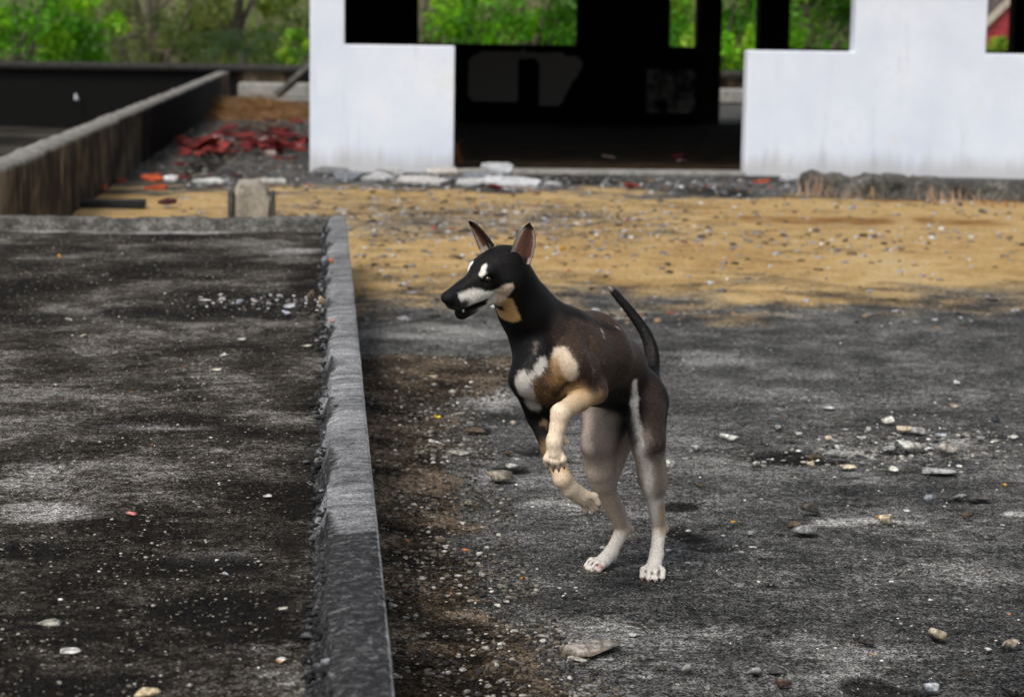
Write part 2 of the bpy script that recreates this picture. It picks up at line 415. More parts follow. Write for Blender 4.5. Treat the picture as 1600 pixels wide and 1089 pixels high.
Va = np.array(V); yk = float(on(585, 826, KERB_Z)[1])
fattr(me, 'blackening', np.maximum(.85*sstep(yk+.05, yk-.05, Va[:, 1]+.35*(KERB_X-Va[:, 0])), .75*sstep(KERB_X-.075, KERB_X-.115, Va[:, 0]+.03*np.sin(Va[:, 1]*9)))); fattr(me, 'edge', sstep(KERB_X-.012, KERB_X-.004, Va[:, 0])*sstep(.2, .28, Va[:, 2]))
me.polygons.foreach_set('use_smooth', np.tile(np.arange(k-1) < 6, len(ys)-1))
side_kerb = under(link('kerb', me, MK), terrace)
MKF = m_concrete('mossy_kerb', (.016, .015, .013), (.10, .095, .085), (.34, .33, .30), (1, 1, 1), 9, 1.0, .95, .02)
# far kerb, crumbled on top
xs = seq((-7, -2.6, .2), (-2.6, KERB_X, .018)); V = []
for x in xs:
    n = lambda f, s: float(fbm(np.array(x*f), np.array(s*1.3), s, 3)-.5)
    left = 1 if x < -.28 else .25
    h = KERB_Z-.012*left+n(6, 50)*.03*left+n(22, 51)*.018*left
    V += [(x, KERB_Y-.16+n(8, 52)*.03, DECK_Z-.02), (x, KERB_Y-.125+n(9, 53)*.03*left, DECK_Z+.03+n(25, 54)*.02*left), (x, KERB_Y-.10+n(7, 55)*.03*left, h-.008), (x, KERB_Y-.06, h+n(31, 56)*.01), (x, KERB_Y+.02, h-.004), (x, KERB_Y+.03, -.03)]
k = 6
Fq = [(i*k+j, (i+1)*k+j, (i+1)*k+j+1, i*k+j+1) for i in range(len(xs)-1) for j in range(k-1)]
Fq += [((len(xs)-1)*k+0, (len(xs)-1)*k+1, (len(xs)-1)*k+4, (len(xs)-1)*k+5), ((len(xs)-1)*k+1, (len(xs)-1)*k+2, (len(xs)-1)*k+3, (len(xs)-1)*k+4)]
under(link('kerb', mesh_np('kerb', V, Fq), MKF), terrace)

# ------------------------------------------------------------------ dividing wall, pit and far parapet
WX = float(on(110, 338)[0])
def m_stained():
    t = NT('streaked_concrete')
    a = t.noise(1.6, 5, .65, t.co((1.0, .8, .8)), .5); b = t.noise(5, 5, .7, t.co((1.2, 1.2, .55)), .4); c = t.noise(30, 3, .7)
    v = t.math('ADD', t.math('MULTIPLY', a, .55), t.math('MULTIPLY', b, .45))
    col = t.ramp(v, [(.415, (.006, .005, .0045)), (.49, (.030, .022, .015)), (.57, (.105, .078, .048)), (.67, (.26, .21, .145))])
    blackening = t.mr(t.math('ADD', t.attr('blackening'), t.math('MULTIPLY', t.math('SUBTRACT', b, .5), .9)), .4, .7)
    col = t.mix(blackening, col, (.005, .0048, .0045))
    top = t.attr('coping')
    col = t.mix(top, col, t.ramp(t.noise(14, 5, .75), [(.3, (.045, .042, .038)), (.5, (.17, .16, .145)), (.7, (.36, .34, .31))]))
    return t.done(col, .93, t.bump(t.math('ADD', b, c), .5, .01), .15)
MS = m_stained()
yy = seq((KERB_Y+.03, 37.8, .10)); V, mo, cp = [], [], []
for y in yy:
    n = lambda f, s: float(fbm(np.array(y*f), np.array(s*1.3), s, 3)-.5)
    z = .50+n(3, 70)*.02
    blk = float(sstep(20.0, 21.5, y)*(1-sstep(34.0, 34.8, y)))  # middle stretch of the wall face turned near black
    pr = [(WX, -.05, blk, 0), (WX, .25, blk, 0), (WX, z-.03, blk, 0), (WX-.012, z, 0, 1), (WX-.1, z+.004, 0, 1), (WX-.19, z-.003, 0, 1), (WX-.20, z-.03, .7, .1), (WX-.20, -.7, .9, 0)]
    for x, zz, m_, c_ in pr:
        V.append((x+n(5, 71)*.008, y, zz)); mo.append(m_); cp.append(c_)
k = 8; Fq = [(i*k+j, (i+1)*k+j, (i+1)*k+j+1, i*k+j+1) for i in range(len(yy)-1) for j in range(k-1)]
for e in (0, (len(yy)-1)*k): Fq += [(e, e+1, e+6, e+7), (e+1, e+2, e+5, e+6), (e+2, e+3, e+4, e+5)]
me = mesh_np('dividing_wall', V, Fq); fattr(me, 'blackening', mo); fattr(me, 'coping', cp)
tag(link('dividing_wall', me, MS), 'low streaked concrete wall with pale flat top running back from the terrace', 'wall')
me, V = grid_mesh('pit_floor', seq((-24, WX-.19, .6)), seq((KERB_Y-.1, 40.2, .6)), lambda X, Y: -.62+.02*fbm(X, Y, 5, 3))
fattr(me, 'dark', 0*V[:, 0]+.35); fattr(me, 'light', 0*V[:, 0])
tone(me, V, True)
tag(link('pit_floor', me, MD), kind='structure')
# parapet along the far edge of the roof
xs = seq((-24, -1.3, .25), (-1.3, 22, .25)); V, mo, cp = [], [], []
for x in xs:
    n = lambda f, s: float(fbm(np.array(x*f), np.array(s*1.3), s, 3)-.5)
    z = .60+n(1.5, 80)*.02; face_mould = .25 if x > -1.75 else .85  # heavier black mould on the parapet face over the pit
    for y, zz, m_, c_ in [(40.0, -.75, face_mould, 0), (40.0, .2, face_mould, 0), (40.0, z-.16, face_mould, 0), (39.93, z-.13, .75, .15), (39.93, z-.03, .6, .22), (39.95, z, .8, .10), (40.25, z, .8, .10), (40.25, -1.8, .6, 0)]:
        V.append((x, y, zz)); mo.append(m_); cp.append(c_)
Fq = [(i*k+j, (i+1)*k+j, (i+1)*k+j+1, i*k+j+1) for i in range(len(xs)-1) for j in range(k-1)]
me = mesh_np('parapet_wall', V, np.array(Fq)[:, ::-1]); fattr(me, 'blackening', mo); fattr(me, 'coping', cp)
tag(link('parapet_wall', me, MS), 'long black mouldy parapet wall closing the far edge below the trees', 'wall')
MC = m_concrete('pale_concrete', (.12, .115, .105), (.24, .23, .21), (.36, .34, .31), (1, 1, 1), 2, .4)
tag(poly_obj('concrete_bench', box(-1.6, 21, 38.95, 39.9, .02, .27), MC, bevel=.02), 'long pale concrete step along the foot of the far parapet', 'step')
tag(poly_obj('concrete_strip', box(-1.45, 3.5, 37.7, 38.0, .0, .045), MC, bevel=.01), 'thin pale concrete strip on the ground behind the white building', 'kerb')

# ------------------------------------------------------------------ white open building
MW = m_white()
MI = NT('shade_black_plaster'); _a = MI.noise(3, 5, .65)
MI = MI.done(MI.ramp(_a, [(.3, (.008, .008, .008)), (.7, (.022, .020, .018))]), .95, None, .1)  # near-black colour carries the shade of the interior
bld = empty('white_building', (3.76, 19.0, 0))
tag(bld, 'roofless looking white painted open building with square openings and a black interior behind the dog', 'building')
bld['label'] = 'white painted open building with square openings and a black interior behind the dog'
def bpart(name, VF, mat, bevel=.012): return under(poly_obj(name, VF, mat, None, bevel), bld)
FY, BY, SILL, CEIL = 19.0, 30.0, 1.125, 2.75
bpart('front_wall', prism([(-.15, -.05), (1.13, -.05), (1.13, SILL), (.155, SILL), (.155, CEIL), (-.15, CEIL)], FY, FY+.2), MW)
bpart('front_wall', prism([(3.765, -.05), (11.5, -.05), (11.5, CEIL), (9.6, CEIL), (9.6, SILL), (5.945, SILL), (5.945, CEIL), (4.735, CEIL), (4.735, SILL), (3.765, SILL)], FY, FY+.2), MW)
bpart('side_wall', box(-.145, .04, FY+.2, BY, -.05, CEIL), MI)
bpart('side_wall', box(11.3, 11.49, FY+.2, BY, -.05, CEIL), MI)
def m_back():
    t = NT('shade_black_wall')
    p = t.attr('paint'); n = t.noise(9, 4, .7)
    f = t.mr(t.math('ADD', p, t.math('MULTIPLY', t.math('SUBTRACT', n, .5), .25)), .45, .58)
    col = t.mix(f, t.ramp(n, [(.3, (.004, .004, .004)), (.7, (.010, .009, .009))]), (.30, .285, .275))  # wall colour held near black to paint in the indoor shade
    return t.done(col, .95, None, .1)
MB = m_back()
# inner face of the low back wall carries remains of pale paint
xs = seq((.05, 5.2, .05)); zs = seq((-.04, 1.08, .05)); X, Z = np.meshgrid(xs, zs)
def ell(cx, cz, rx, rz, pw=4): return (abs((X-cx)/rx)**pw+abs((Z-cz)/rz)**pw) < 1
pm = (ell(2.42, .62, .46, .36)*1.0); pm = np.maximum(pm, ell(3.05, .60, .55, .36)*(X > 2.98)*(X-3.25 < (Z-.2)*.55))
pm = np.maximum(pm, ell(2.75, .93, .6, .08)*.8); pm[(X > 2.66) & (X < 2.95) & (Z < .9)] = 0
pm = np.maximum(pm, ((X > 4.45) & (Z > .12) & (Z < .78))*(.44+.12*fbm(X*4, Z*4, 3, 3)))
V = np.stack([X.ravel(), 0*X.ravel()+BY-.004, Z.ravel()], 1); nx = len(xs)
i = (np.arange(len(zs)-1)[:, None]*nx+np.arange(nx-1)[None]).ravel()
V2 = V.copy(); V2[:, 1] = BY
me = mesh_np('plaster', V, np.stack([i, i+1, i+1+nx, i+nx], 1)); fattr(me, 'paint', pm.ravel())
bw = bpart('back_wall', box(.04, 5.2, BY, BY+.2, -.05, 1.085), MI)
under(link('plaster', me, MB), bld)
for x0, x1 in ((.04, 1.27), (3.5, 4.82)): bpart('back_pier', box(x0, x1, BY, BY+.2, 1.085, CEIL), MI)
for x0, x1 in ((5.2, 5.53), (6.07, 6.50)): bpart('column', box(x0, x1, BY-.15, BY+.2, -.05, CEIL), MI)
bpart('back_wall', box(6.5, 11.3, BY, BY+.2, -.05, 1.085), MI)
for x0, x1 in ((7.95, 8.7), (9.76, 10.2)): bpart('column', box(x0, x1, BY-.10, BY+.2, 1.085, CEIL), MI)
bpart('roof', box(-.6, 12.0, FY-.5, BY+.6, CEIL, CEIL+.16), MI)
bpart('threshold', box(1.13, 3.765, FY-.06, FY+.24, -.03, .035), MC)
MFl = m_plain('shade_dark_floor', (.030, .020, .012), .95, .5, 3, .3, .05)  # brown floor darkened in colour for the shade under the roof
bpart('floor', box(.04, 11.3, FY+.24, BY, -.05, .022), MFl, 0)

# ------------------------------------------------------------------ the dog
def D(px, py, dy): return at(px, py, Y0+dy)
BLACK = np.array((.0050, .0042, .0038)); BROWN = np.array((.043, .0270, .0190)); GREY = np.array((.43, .345, .29))
TAN = np.array((.46, .285, .125)); CREAM = np.array((.68, .55, .41)); WHITE = np.array((.74, .69, .62)); PINK = np.array((.52, .27, .21)); EARIN = np.array((.10, .040, .024))
PR = []                                # (kind, data, blend, colour, layer)
def cone(a, b, ra, rb, k=.02, c=BLACK, g='body'): PR.append(('c', (np.asarray(a), np.asarray(b), ra, rb), k, c, g))
def ball(p, r, k=.02, c=BLACK, g='body'): cone(p, p+np.array((0, 0, 1e-4)), r, r, k, c, g)
def ell3(p, rad, axes, k=.02, c=BLACK, g='body', sub=False): PR.append(('e', (np.asarray(p), np.asarray(rad), np.asarray(axes)), -k if sub else k, c, g))
def chain(pts, k=.015, g='body'):
    for (p, r, c), (q, s, c2) in zip(pts[:-1], pts[1:]):
        cone(p, q, r, s, k, (c+c2)/2 if c is not c2 else c, g)
HD = np.array((-.60, -.80, 0.0))       # heading of the trunk
LF = np.array((.80, -.60, 0.0))        # the dog's left
UPV = np.array((0, 0, 1.0))
# trunk
pel = D(988, 612, .10); loin = D(962, 574, .04); rib2 = D(927, 556, -.07); rib1 = D(890, 564, -.16); st = D(852, 588, -.235)
wth = D(884, 516, -.15)
cone(pel, loin, .061, .061, .03, BLACK); cone(loin, rib2, .064, .080, .03, BROWN)
cone(rib2, rib1, .080, .086, .03, BROWN); cone(rib1, st, .084, .060, .03, BROWN)
cone(D(966, 560, .05), D(925, 529, -.07), .042, .050, .03, BROWN); cone(D(925, 527, -.07), wth, .050, .050, .03, BROWN)
cone(pel, D(1008, 602, .16), .056, .036, .03, BLACK)
cone(rib1+(0, 0, -.01), D(862, 612, -.19), .06, .045, .02, BLACK)
cone(D(925, 600, -.05), D(965, 610, .05), .050, .045, .03, BLACK)       # belly line
# neck
nb = D(846, 532, -.205); nm = D(819, 484, -.240); nt_ = D(800, 440, -.266)
cone(nb, nm, .069, .052, .03, BLACK); cone(nm, nt_, .052, .044, .025, BLACK); cone(wth, D(816, 450, -.245), .040, .030, .03, BLACK)
cone(D(838, 552, -.25), D(826, 590, -.262), .046, .042, .02, BLACK)
# left shoulder and raised near foreleg
sh = D(889, 566, -.265); el = D(928, 611, -.215); wr = D(876, 645, -.345); mc = D(866, 690, -.352); pw = D(867, 707, -.350)
cone(D(893, 520, -.20), sh, .030, .042, .010, BROWN); cone(sh, el, .040, .027, .012, BROWN, 'fl'); ball(D(936, 613, -.205), .015, .015, BROWN, 'fl')
cone(el, D(905, 625, -.28), .0265, .0225, .012, TAN, 'fl'); cone(D(905, 625, -.28), wr, .0222, .0182, .012, (TAN+CREAM)/2, 'fl')
cone(wr, mc, .0184, .0155, .012, CREAM, 'fl'); cone(mc, pw, .0165, .0165, .010, CREAM, 'fl'); ball(D(884, 690, -.332), .0075, .008, CREAM, 'fl')
ball(D(910, 572, -.235), .036, .010, BROWN)
# right shoulder and far foreleg, paw trailing
sr = D(824, 592, -.205); er = D(843, 648, -.165); wr2 = D(879, 748, -.235); pr2 = D(908, 775, -.21)
cone(D(835, 560, -.20), sr, .040, .038, .02, BLACK); cone(sr, er, .036, .029, .018, BLACK, 'fr')
cone(er, D(862, 702, -.205), .027, .022, .012, BLACK*1.5, 'fr'); cone(D(862, 702, -.205), wr2, .0205, .0190, .012, TAN, 'fr')
cone(wr2, D(890, 763, -.225), .0190, .0178, .010, CREAM, 'fr'); cone(D(890, 763, -.225), pr2, .019, .0195, .010, CREAM, 'fr')
# left (near) hind leg
hL = D(1006, 622, .07); kL = D(1012, 690, -.005); tL = D(1021, 757, .035); hkL = D(1030, 826, .082); mtL = D(1026, 866, .045); pL = D(1021, 886, .022)
cone(hL, kL, .052, .033, .03, BLACK, 'hl'); cone(D(1008, 650, .03), D(1018, 745, .03), .037, .024, .03, BLACK, 'hl'); cone(D(1014, 632, .10), D(1024, 755, .05), .043, .019, .035, BLACK, 'hl')
cone(kL, tL, .034, .0240, .03, GREY, 'hl'); cone(tL, hkL, .0240, .0155, .012, GREY, 'hl'); cone(D(1024, 745, .065), D(1036, 824, .103), .012, .0085, .010, GREY, 'hl')
cone(hkL, mtL, .0165, .0145, .010, CREAM, 'hl'); ball(D(1037, 827, .103), .0115, .010, CREAM, 'hl'); cone(mtL, pL, .0150, .0175, .010, WHITE, 'hl')
# right (far) hind leg
hR = D(962, 620, .155); kR = D(935, 693, .058); tR = D(940, 752, .09); hkR = D(973, 828, .165); mtR = D(954, 864, .125); pR = D(942, 877, .105)
cone(hR, kR, .058, .034, .03, BLACK, 'hr'); cone(D(975, 650, .17), D(950, 755, .11), .046, .019, .035, GREY, 'hr'); cone(D(942, 640, .10), D(936, 735, .075), .045, .026, .03, GREY, 'hr')
cone(kR, tR, .034, .0255, .03, GREY, 'hr'); cone(tR, hkR, .0250, .0150, .012, GREY, 'hr'); cone(D(950, 750, .12), D(981, 824, .182), .012, .0085, .010, GREY, 'hr')
cone(hkR, mtR, .0165, .0150, .010, CREAM, 'hr'); ball(D(982, 827, .183), .011, .010, CREAM, 'hr'); cone(mtR, pR, .0155, .0175, .010, WHITE, 'hr')
# tail
tp = np.array([(1006, 602, .15, .024), (1017, 582, .185, .0160), (1020, 555, .205, .0125), (1013, 527, .22, .0102), (995, 499, .23, .0082), (972, 471, .235, .0064), (951, 447, .24, .0036)])
tq = np.array([[np.interp(u, range(7), tp[:, c]) for c in range(4)] for u in np.linspace(0, 6, 25)])
for _ in range(4): tq[1:-1] = .25*tq[:-2]+.5*tq[1:-1]+.25*tq[2:]
chain([(D(*q[:3]), q[3], BLACK) for q in tq], .012, 'tail')
# toes and claws
CLAWS = []; GROOVES = []
def unit(v): v = np.asarray(v, float); return v/np.linalg.norm(v)
def paw(base, fwd, side, length, spread, g, col, r=.0084, drop=None, clawc=0):
    fwd, side = unit(fwd), unit(side); dn = unit(np.cross(fwd, side)); dn = dn if dn[2] < 0 else -dn
    if drop is not None: dn = unit(drop)
    for q, (s, l) in enumerate(((-1.5, .80), (-.5, 1.0), (.5, 1.0), (1.5, .80))):
        a = base+side*s*spread*.62; kn = base+side*s*spread+fwd*length*.55*l-dn*.003
        tip = base+side*s*spread*1.08+fwd*length*l+dn*.006
        cone(a, kn, r*1.02, r*1.02, .0035, col, g); cone(kn, tip, r*1.0, r*.84, .003, col, g)
        CLAWS.append((tip+fwd*r*.55+dn*.001, unit(fwd+dn*.8), side, .0115))
    for s in (-1, 0, 1):
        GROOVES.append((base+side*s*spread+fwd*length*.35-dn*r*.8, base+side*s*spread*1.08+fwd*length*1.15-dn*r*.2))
    ball(base+fwd*length*.35+dn*.008, r*1.25, .008, col*.8, g)
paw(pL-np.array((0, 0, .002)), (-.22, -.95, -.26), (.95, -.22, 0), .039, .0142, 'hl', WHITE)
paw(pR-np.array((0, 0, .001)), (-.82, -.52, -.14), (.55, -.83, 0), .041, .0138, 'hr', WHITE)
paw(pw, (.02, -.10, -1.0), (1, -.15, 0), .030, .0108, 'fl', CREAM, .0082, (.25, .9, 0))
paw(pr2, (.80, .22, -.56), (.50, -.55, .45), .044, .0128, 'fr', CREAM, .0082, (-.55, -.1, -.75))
# head in its own frame: forward, left, up
hy, hp, hroll = R(37), R(15.5), R(-5)
hf = np.array((-math.cos(hy)*math.cos(hp), -math.sin(hy)*math.cos(hp), -math.sin(hp)))
hl_ = unit(np.cross(UPV, hf)); hu = np.cross(hf, hl_)
hl2 = hl_*math.cos(hroll)+hu*math.sin(hroll); hu2 = np.cross(hf, hl2); HA = np.stack([hf, hl2, hu2])
HC = D(784, 419, -.305)
def H(x, y, z): return HC+np.array((x, y, z))@HA
def hell(c, rad, k=.012, col=BLACK, sub=False, rot=0): ell3(H(*c), rad, HA, k, col, 'head', sub)
hell((0, 0, 0), (.064, .051, .047)); hell((.038, 0, .006), (.042, .040, .034), .015)
for s in (-1, 1):
    ball(H(.055, s*.0215, .0165), .0125, .012, BLACK, 'head'); ball(H(.022, s*.034, -.016), .025, .015, BLACK, 'head')
    cone(H(.066, s*.011, -.025), H(.139, s*.0085, -.029), .0205, .0155, .010, BLACK, 'head')
cone(H(.052, 0, -.004), H(.143, 0, -.0125), .0275, .0175, .014, BLACK, 'head')
cone(H(.03, 0, -.043), H(.126, 0, -.0560), .0230, .0145, .010, BLACK, 'head')
cone(H(-.005, 0, -.030), nt_+np.array((0, 0, -.005)), .042, .048, .025, BLACK, 'head'); cone(H(.005, 0, -.045), nm, .030, .045, .02, BLACK, 'head')
hell((.1550, 0, -.0120), (.0145, .0170, .0140), .004)
hell((.130, 0, -.0462), (.064, .05, .0026), .003, BLACK, True)
for s in (-1, 1):
    ball(H(.1655, s*.0065, -.0115), .003, .003, BLACK, 'head')
    hell((.071, s*.030, .0035), (.013, .009, .0085), .006, BLACK, True)

def prim_d(p, P):
    k, d = p[0], p[1]
    if k == 'c':
        a, b, ra, rb = d; ab = b-a; L2 = float(ab@ab)
        t = np.clip(((P-a)@ab)/L2, 0, 1)
        return np.linalg.norm(P-(a+t[..., None]*ab), axis=-1)-(ra+t*(rb-ra))
    c, rad, ax = d; q = (P-c)@ax.T
    k0 = np.linalg.norm(q/rad, axis=-1); k1 = np.linalg.norm(q/(rad*rad), axis=-1)
    return k0*(k0-1)/np.maximum(k1, 1e-9)
def pbox(p):
    if p[0] == 'c':
        a, b, ra, rb = p[1]; m = max(ra, rb); return np.minimum(a, b)-m, np.maximum(a, b)+m
    c, rad, ax = p[1]; m = max(rad); return c-m, c+m
def smin(a, b, k):
    h = np.maximum(k-np.abs(a-b), 0)/k; return np.minimum(a, b)-h*h*k*.25
def build_dog(hs=.0025):
    los = np.array([pbox(p)[0] for p in PR if p[2] > 0]).min(0)-.02; his = np.array([pbox(p)[1] for p in PR if p[2] > 0]).max(0)+.02
    n = np.ceil((his-los)/hs).astype(int)+1
    gb = {}
    for p in PR:
        lo, hi = pbox(p); lo = lo-.06; hi = hi+.06
        o = gb.get(p[4]); gb[p[4]] = (lo, hi) if o is None else (np.minimum(o[0], lo), np.maximum(o[1], hi))
    Fv = np.full(n, .5, np.float32)
    for g, k in (('body', .001), ('fl', .018), ('fr', .018), ('hl', .022), ('hr', .022), ('tail', .018), ('head', .02)):
        o0 = np.clip(((gb[g][0]-los)/hs).astype(int), 0, n); o1 = np.clip(((gb[g][1]-los)/hs).astype(int)+2, 0, n)
        A = np.full(o1-o0, .5, np.float32)
        for p in PR:
            if p[4] != g: continue
            kk = abs(p[2]); lo, hi = pbox(p); lo = lo-kk-.02; hi = hi+kk+.02
            i0 = np.clip(((lo-los)/hs).astype(int), o0, o1); i1 = np.clip(((hi-los)/hs).astype(int)+2, o0, o1)
            ax = [(los[q]+hs*np.arange(i0[q], i1[q])).astype(np.float32) for q in range(3)]
            P = np.stack(np.meshgrid(*ax, indexing='ij'), -1)
            d = prim_d(p, P).astype(np.float32)
            sl = tuple(slice(i0[q]-o0[q], i1[q]-o0[q]) for q in range(3))
            A[sl] = smin(A[sl], d, kk) if p[2] > 0 else -smin(-A[sl], d, kk)
        sl = tuple(slice(o0[q], o1[q]) for q in range(3)); Fv[sl] = smin(Fv[sl], A, k)
    S = Fv < 0
    c = np.stack([S[a:S.shape[0]-1+a, b:S.shape[1]-1+b, e:S.shape[2]-1+e] for a in (0, 1) for b in (0, 1) for e in (0, 1)], 0)
    act = c.any(0) & ~c.all(0); idx = np.argwhere(act)
    cid = np.full(act.shape, -1, np.int64); cid[act] = np.arange(len(idx))
    acc = np.zeros((len(idx), 3)); cnt = np.zeros(len(idx))
    cor = [(a, b, e) for a in (0, 1) for b in (0, 1) for e in (0, 1)]
    val = {q: Fv[idx[:, 0]+q[0], idx[:, 1]+q[1], idx[:, 2]+q[2]] for q in cor}
    for q in cor:
        for ax in range(3):
            if q[ax] == 0:
                q2 = list(q); q2[ax] = 1; q2 = tuple(q2)
                a, b = val[q], val[q2]; m = (a < 0) != (b < 0)
                t = np.where(m, a/np.where(m, a-b, 1), 0)
                pt = np.tile(np.array(q, float), (len(idx), 1)); pt[:, ax] = t
                acc[m] += pt[m]; cnt[m] += 1
    V = los+hs*(idx+acc/cnt[:, None]); Fs = []
    for ax in range(3):
        o1, o2 = [(1, 2), (2, 0), (0, 1)][ax]
        sl0 = [slice(None)]*3; sl1 = [slice(None)]*3; sl0[ax] = slice(0, -1); sl1[ax] = slice(1, None)
        e = np.argwhere(S[tuple(sl0)] != S[tuple(sl1)])
        e = e[(e[:, o1] > 0) & (e[:, o2] > 0) & (e[:, o1] < S.shape[o1]-1) & (e[:, o2] < S.shape[o2]-1)]
        flip = S[e[:, 0], e[:, 1], e[:, 2]]
        def cell(d1, d2):
            q = e.copy(); q[:, o1] -= d1; q[:, o2] -= d2; return cid[q[:, 0], q[:, 1], q[:, 2]]
        qd = np.stack([cell(1, 1), cell(0, 1), cell(0, 0), cell(1, 0)], 1)
        qd[~flip] = qd[~flip][:, ::-1]; Fs.append(qd)
    return V, np.concatenate(Fs)
DV, DF = build_dog()
_rel = DV-CAM; _z = _rel@fw; _px = IMG_W/2+F_PX*(_rel@rt)/_z; _py = IMG_H/2-F_PX*(_rel@up)/_z
def S(px, py):                         # the point of the dog's skin met first by a sight line
    d = (_px-px)**2+(_py-py)**2; i = np.where(d < 4)[0]
    return DV[i[np.argmin(_z[i])]] if len(i) else DV[np.argmin(d+(_z-_z.min())*40)]

def dnoise(P, f, s): return (vnoise(P[:, 0]*f+P[:, 2]*f*.37, P[:, 1]*f+P[:, 2]*f*.83, s)+vnoise(P[:, 0]*f*1.9+P[:, 2]*f, P[:, 1]*f*2.1-P[:, 2]*f*.6, s+3))*.5-.5
def seg_d(P, a, b):
    a, b = np.asarray(a), np.asarray(b); ab = b-a; t = np.clip(((P-a)@ab)/max(1e-9, float(ab@ab)), 0, 1)
    return np.linalg.norm(P-(a+t[:, None]*ab), axis=1)
def coat(V):
    num = np.zeros((len(V), 3)); den = np.zeros(len(V)); dm = np.full(len(V), 9.)
    ds = [(prim_d(p, V), p[3]) for p in PR if p[2] > 0]
    dm = np.min([d for d, c in ds], axis=0)
    for d, c in ds:
        wgt = np.exp(-np.clip(d-dm, 0, .2)/.006); num += wgt[:, None]*c; den += wgt
    C = num/den[:, None]
    nz = dnoise(V, 140, 5)*.010+dnoise(V, 420, 8)*.006
    def patch(a, b, r, col, soft=.012, amt=1.0, only=None):
        nonlocal C
        d = seg_d(V, a, b)+nz; m = amt*(1-sstep(r-soft, r+soft, d))
        if only is not None: m = m*only
        C = C*(1-m[:, None])+np.asarray(col)*m[:, None]
    hl = (V-HC)@HA.T                                     # head coordinates
    def SP(pts, r, col, soft=.010, amt=1.0):
        q = [S(*t) for t in pts]
        for u, v_ in zip(q[:-1], q[1:]) if len(q) > 1 else [(q[0], q[0])]: patch(u, v_, r, col, soft, amt)
    # trunk: brown flank and shoulder, black neck and spine
    SP([(890, 535), (925, 560), (950, 585)], .055, BROWN, .03, .95); SP([(880, 500), (905, 530)], .025, BROWN*.9, .02, .8); SP([(955, 535), (985, 575)], .04, BROWN*.85, .03, .9)
    SP([(850, 455), (870, 475), (905, 490), (960, 513)], .012, BLACK*1.3, .012, .8)
    SP([(812, 520), (830, 560), (845, 545), (840, 510)], .030, BLACK*.8, .014, 1); SP([(800, 560), (812, 580)], .02, BLACK*.8, .012, 1)
    SP([(1022, 610), (1030, 660), (1032, 700)], .030, BROWN*.85, .02, .95)
    SP([(955, 625), (975, 655)], .045, BLACK*.7, .02, .95)
    # chest and shoulder marks; chest white greyed, its shade painted into the colour
    SP([(852, 600), (862, 622), (850, 632)], .030, (.10, .055, .024), .014, .95); SP([(875, 615), (890, 605)], .018, BLACK, .014, .9)
    SP([(815, 598), (821, 618), (832, 634)], .0150, WHITE*.62, .007, 1); SP([(812, 592), (815, 585)], .010, WHITE*.62, .006, 1)
    SP([(849, 565), (843, 577)], .0110, WHITE*.72, .005, 1); SP([(835, 584), (826, 594)], .0080, WHITE*.6, .006, 1)
    SP([(874, 552), (885, 570), (892, 588)], .0180, CREAM*.82, .006, 1); SP([(866, 565), (874, 590)], .013, TAN*.75, .010, .85)
    SP([(858, 595), (880, 596)], .008, (.16, .085, .035), .008, .8); SP([(846, 598), (852, 606)], .011, (.05, .03, .016), .008, .9)
    SP([(838, 535), (834, 550)], .004, GREY*.3, .004, .8)
    SP([(912, 590), (928, 602)], .017, BROWN*1.3, .010, 1); SP([(940, 616), (930, 630), (912, 640)], .007, TAN*.85, .006, .9)
    SP([(806, 618), (816, 634), (834, 652)], .0045, BLACK, .003, 1)
    SP([(838, 655), (845, 672), (852, 690)], .0085, BLACK, .005, .95); SP([(853, 660), (858, 685)], .008, TAN, .005, .8)
    # near foreleg: tan towards the elbow, cream on the paw
    SP([(905, 605), (884, 618)], .016, TAN*1.05, .012, .7); SP([(868, 640), (865, 690), (868, 722)], .02, CREAM*1.08, .014, .8); SP([(875, 745), (900, 775), (928, 795)], .018, CREAM*.95, .012, .6)
    # hind legs
    SP([(993, 598), (992, 625), (990, 655)], .0085, WHITE, .005, 1); SP([(990, 655), (996, 690), (1008, 730), (1016, 780)], .0115, WHITE*.95, .008, 1); SP([(1022, 790), (1024, 840), (1020, 895)], .016, WHITE, .012, .9)
    SP([(1032, 715), (1034, 770)], .012, GREY*.45, .010, .8); SP([(1036, 790), (1036, 830)], .008, TAN*.8, .008, .6)
    SP([(918, 655), (916, 700)], .016, GREY*1.5, .012, .8); SP([(925, 740), (945, 790), (960, 820)], .016, CREAM*.85, .014, .8); SP([(948, 660), (955, 700)], .03, GREY*.6, .02, .8)
    SP([(978, 650), (988, 690)], .018, BLACK*2, .014, .9); SP([(968, 840), (950, 868), (930, 884)], .018, WHITE, .014, .9)
    SP([(936, 882), (938, 885)], .006, PINK, .004, .9); SP([(940, 886)], .005, PINK, .003, .8)
    # pale scratches on the flank
    SP([(940, 513), (944, 527)], .0014, GREY*1.2, .0014, .9); SP([(963, 509), (972, 515)], .0014, GREY, .0014, .7); SP([(914, 545), (925, 570), (930, 590)], .0024, GREY*.4, .003, .6)
    SP([(951, 449)], .006, GREY*.6, .004, .8)
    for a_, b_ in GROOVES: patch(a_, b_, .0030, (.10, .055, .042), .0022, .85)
    # face
    hx, hyy, hz = hl[:, 0], np.abs(hl[:, 1]), hl[:, 2]
    ishead = sstep(.12, .085, np.linalg.norm(hl-np.array((.07, 0, -.02)), axis=1))
    lower = sstep(.002, -.006, hz-np.minimum(-.021+.34*np.clip(hx-.055, 0, 1), -.003)+nz*.5)
    front = sstep(.022, .029, hx+nz*.6+.10*np.clip(hz+.04, -1, .0))
    facem = ishead*lower*front
    fcol = np.where((hx < .045)[:, None], CREAM*.9, WHITE*.85)
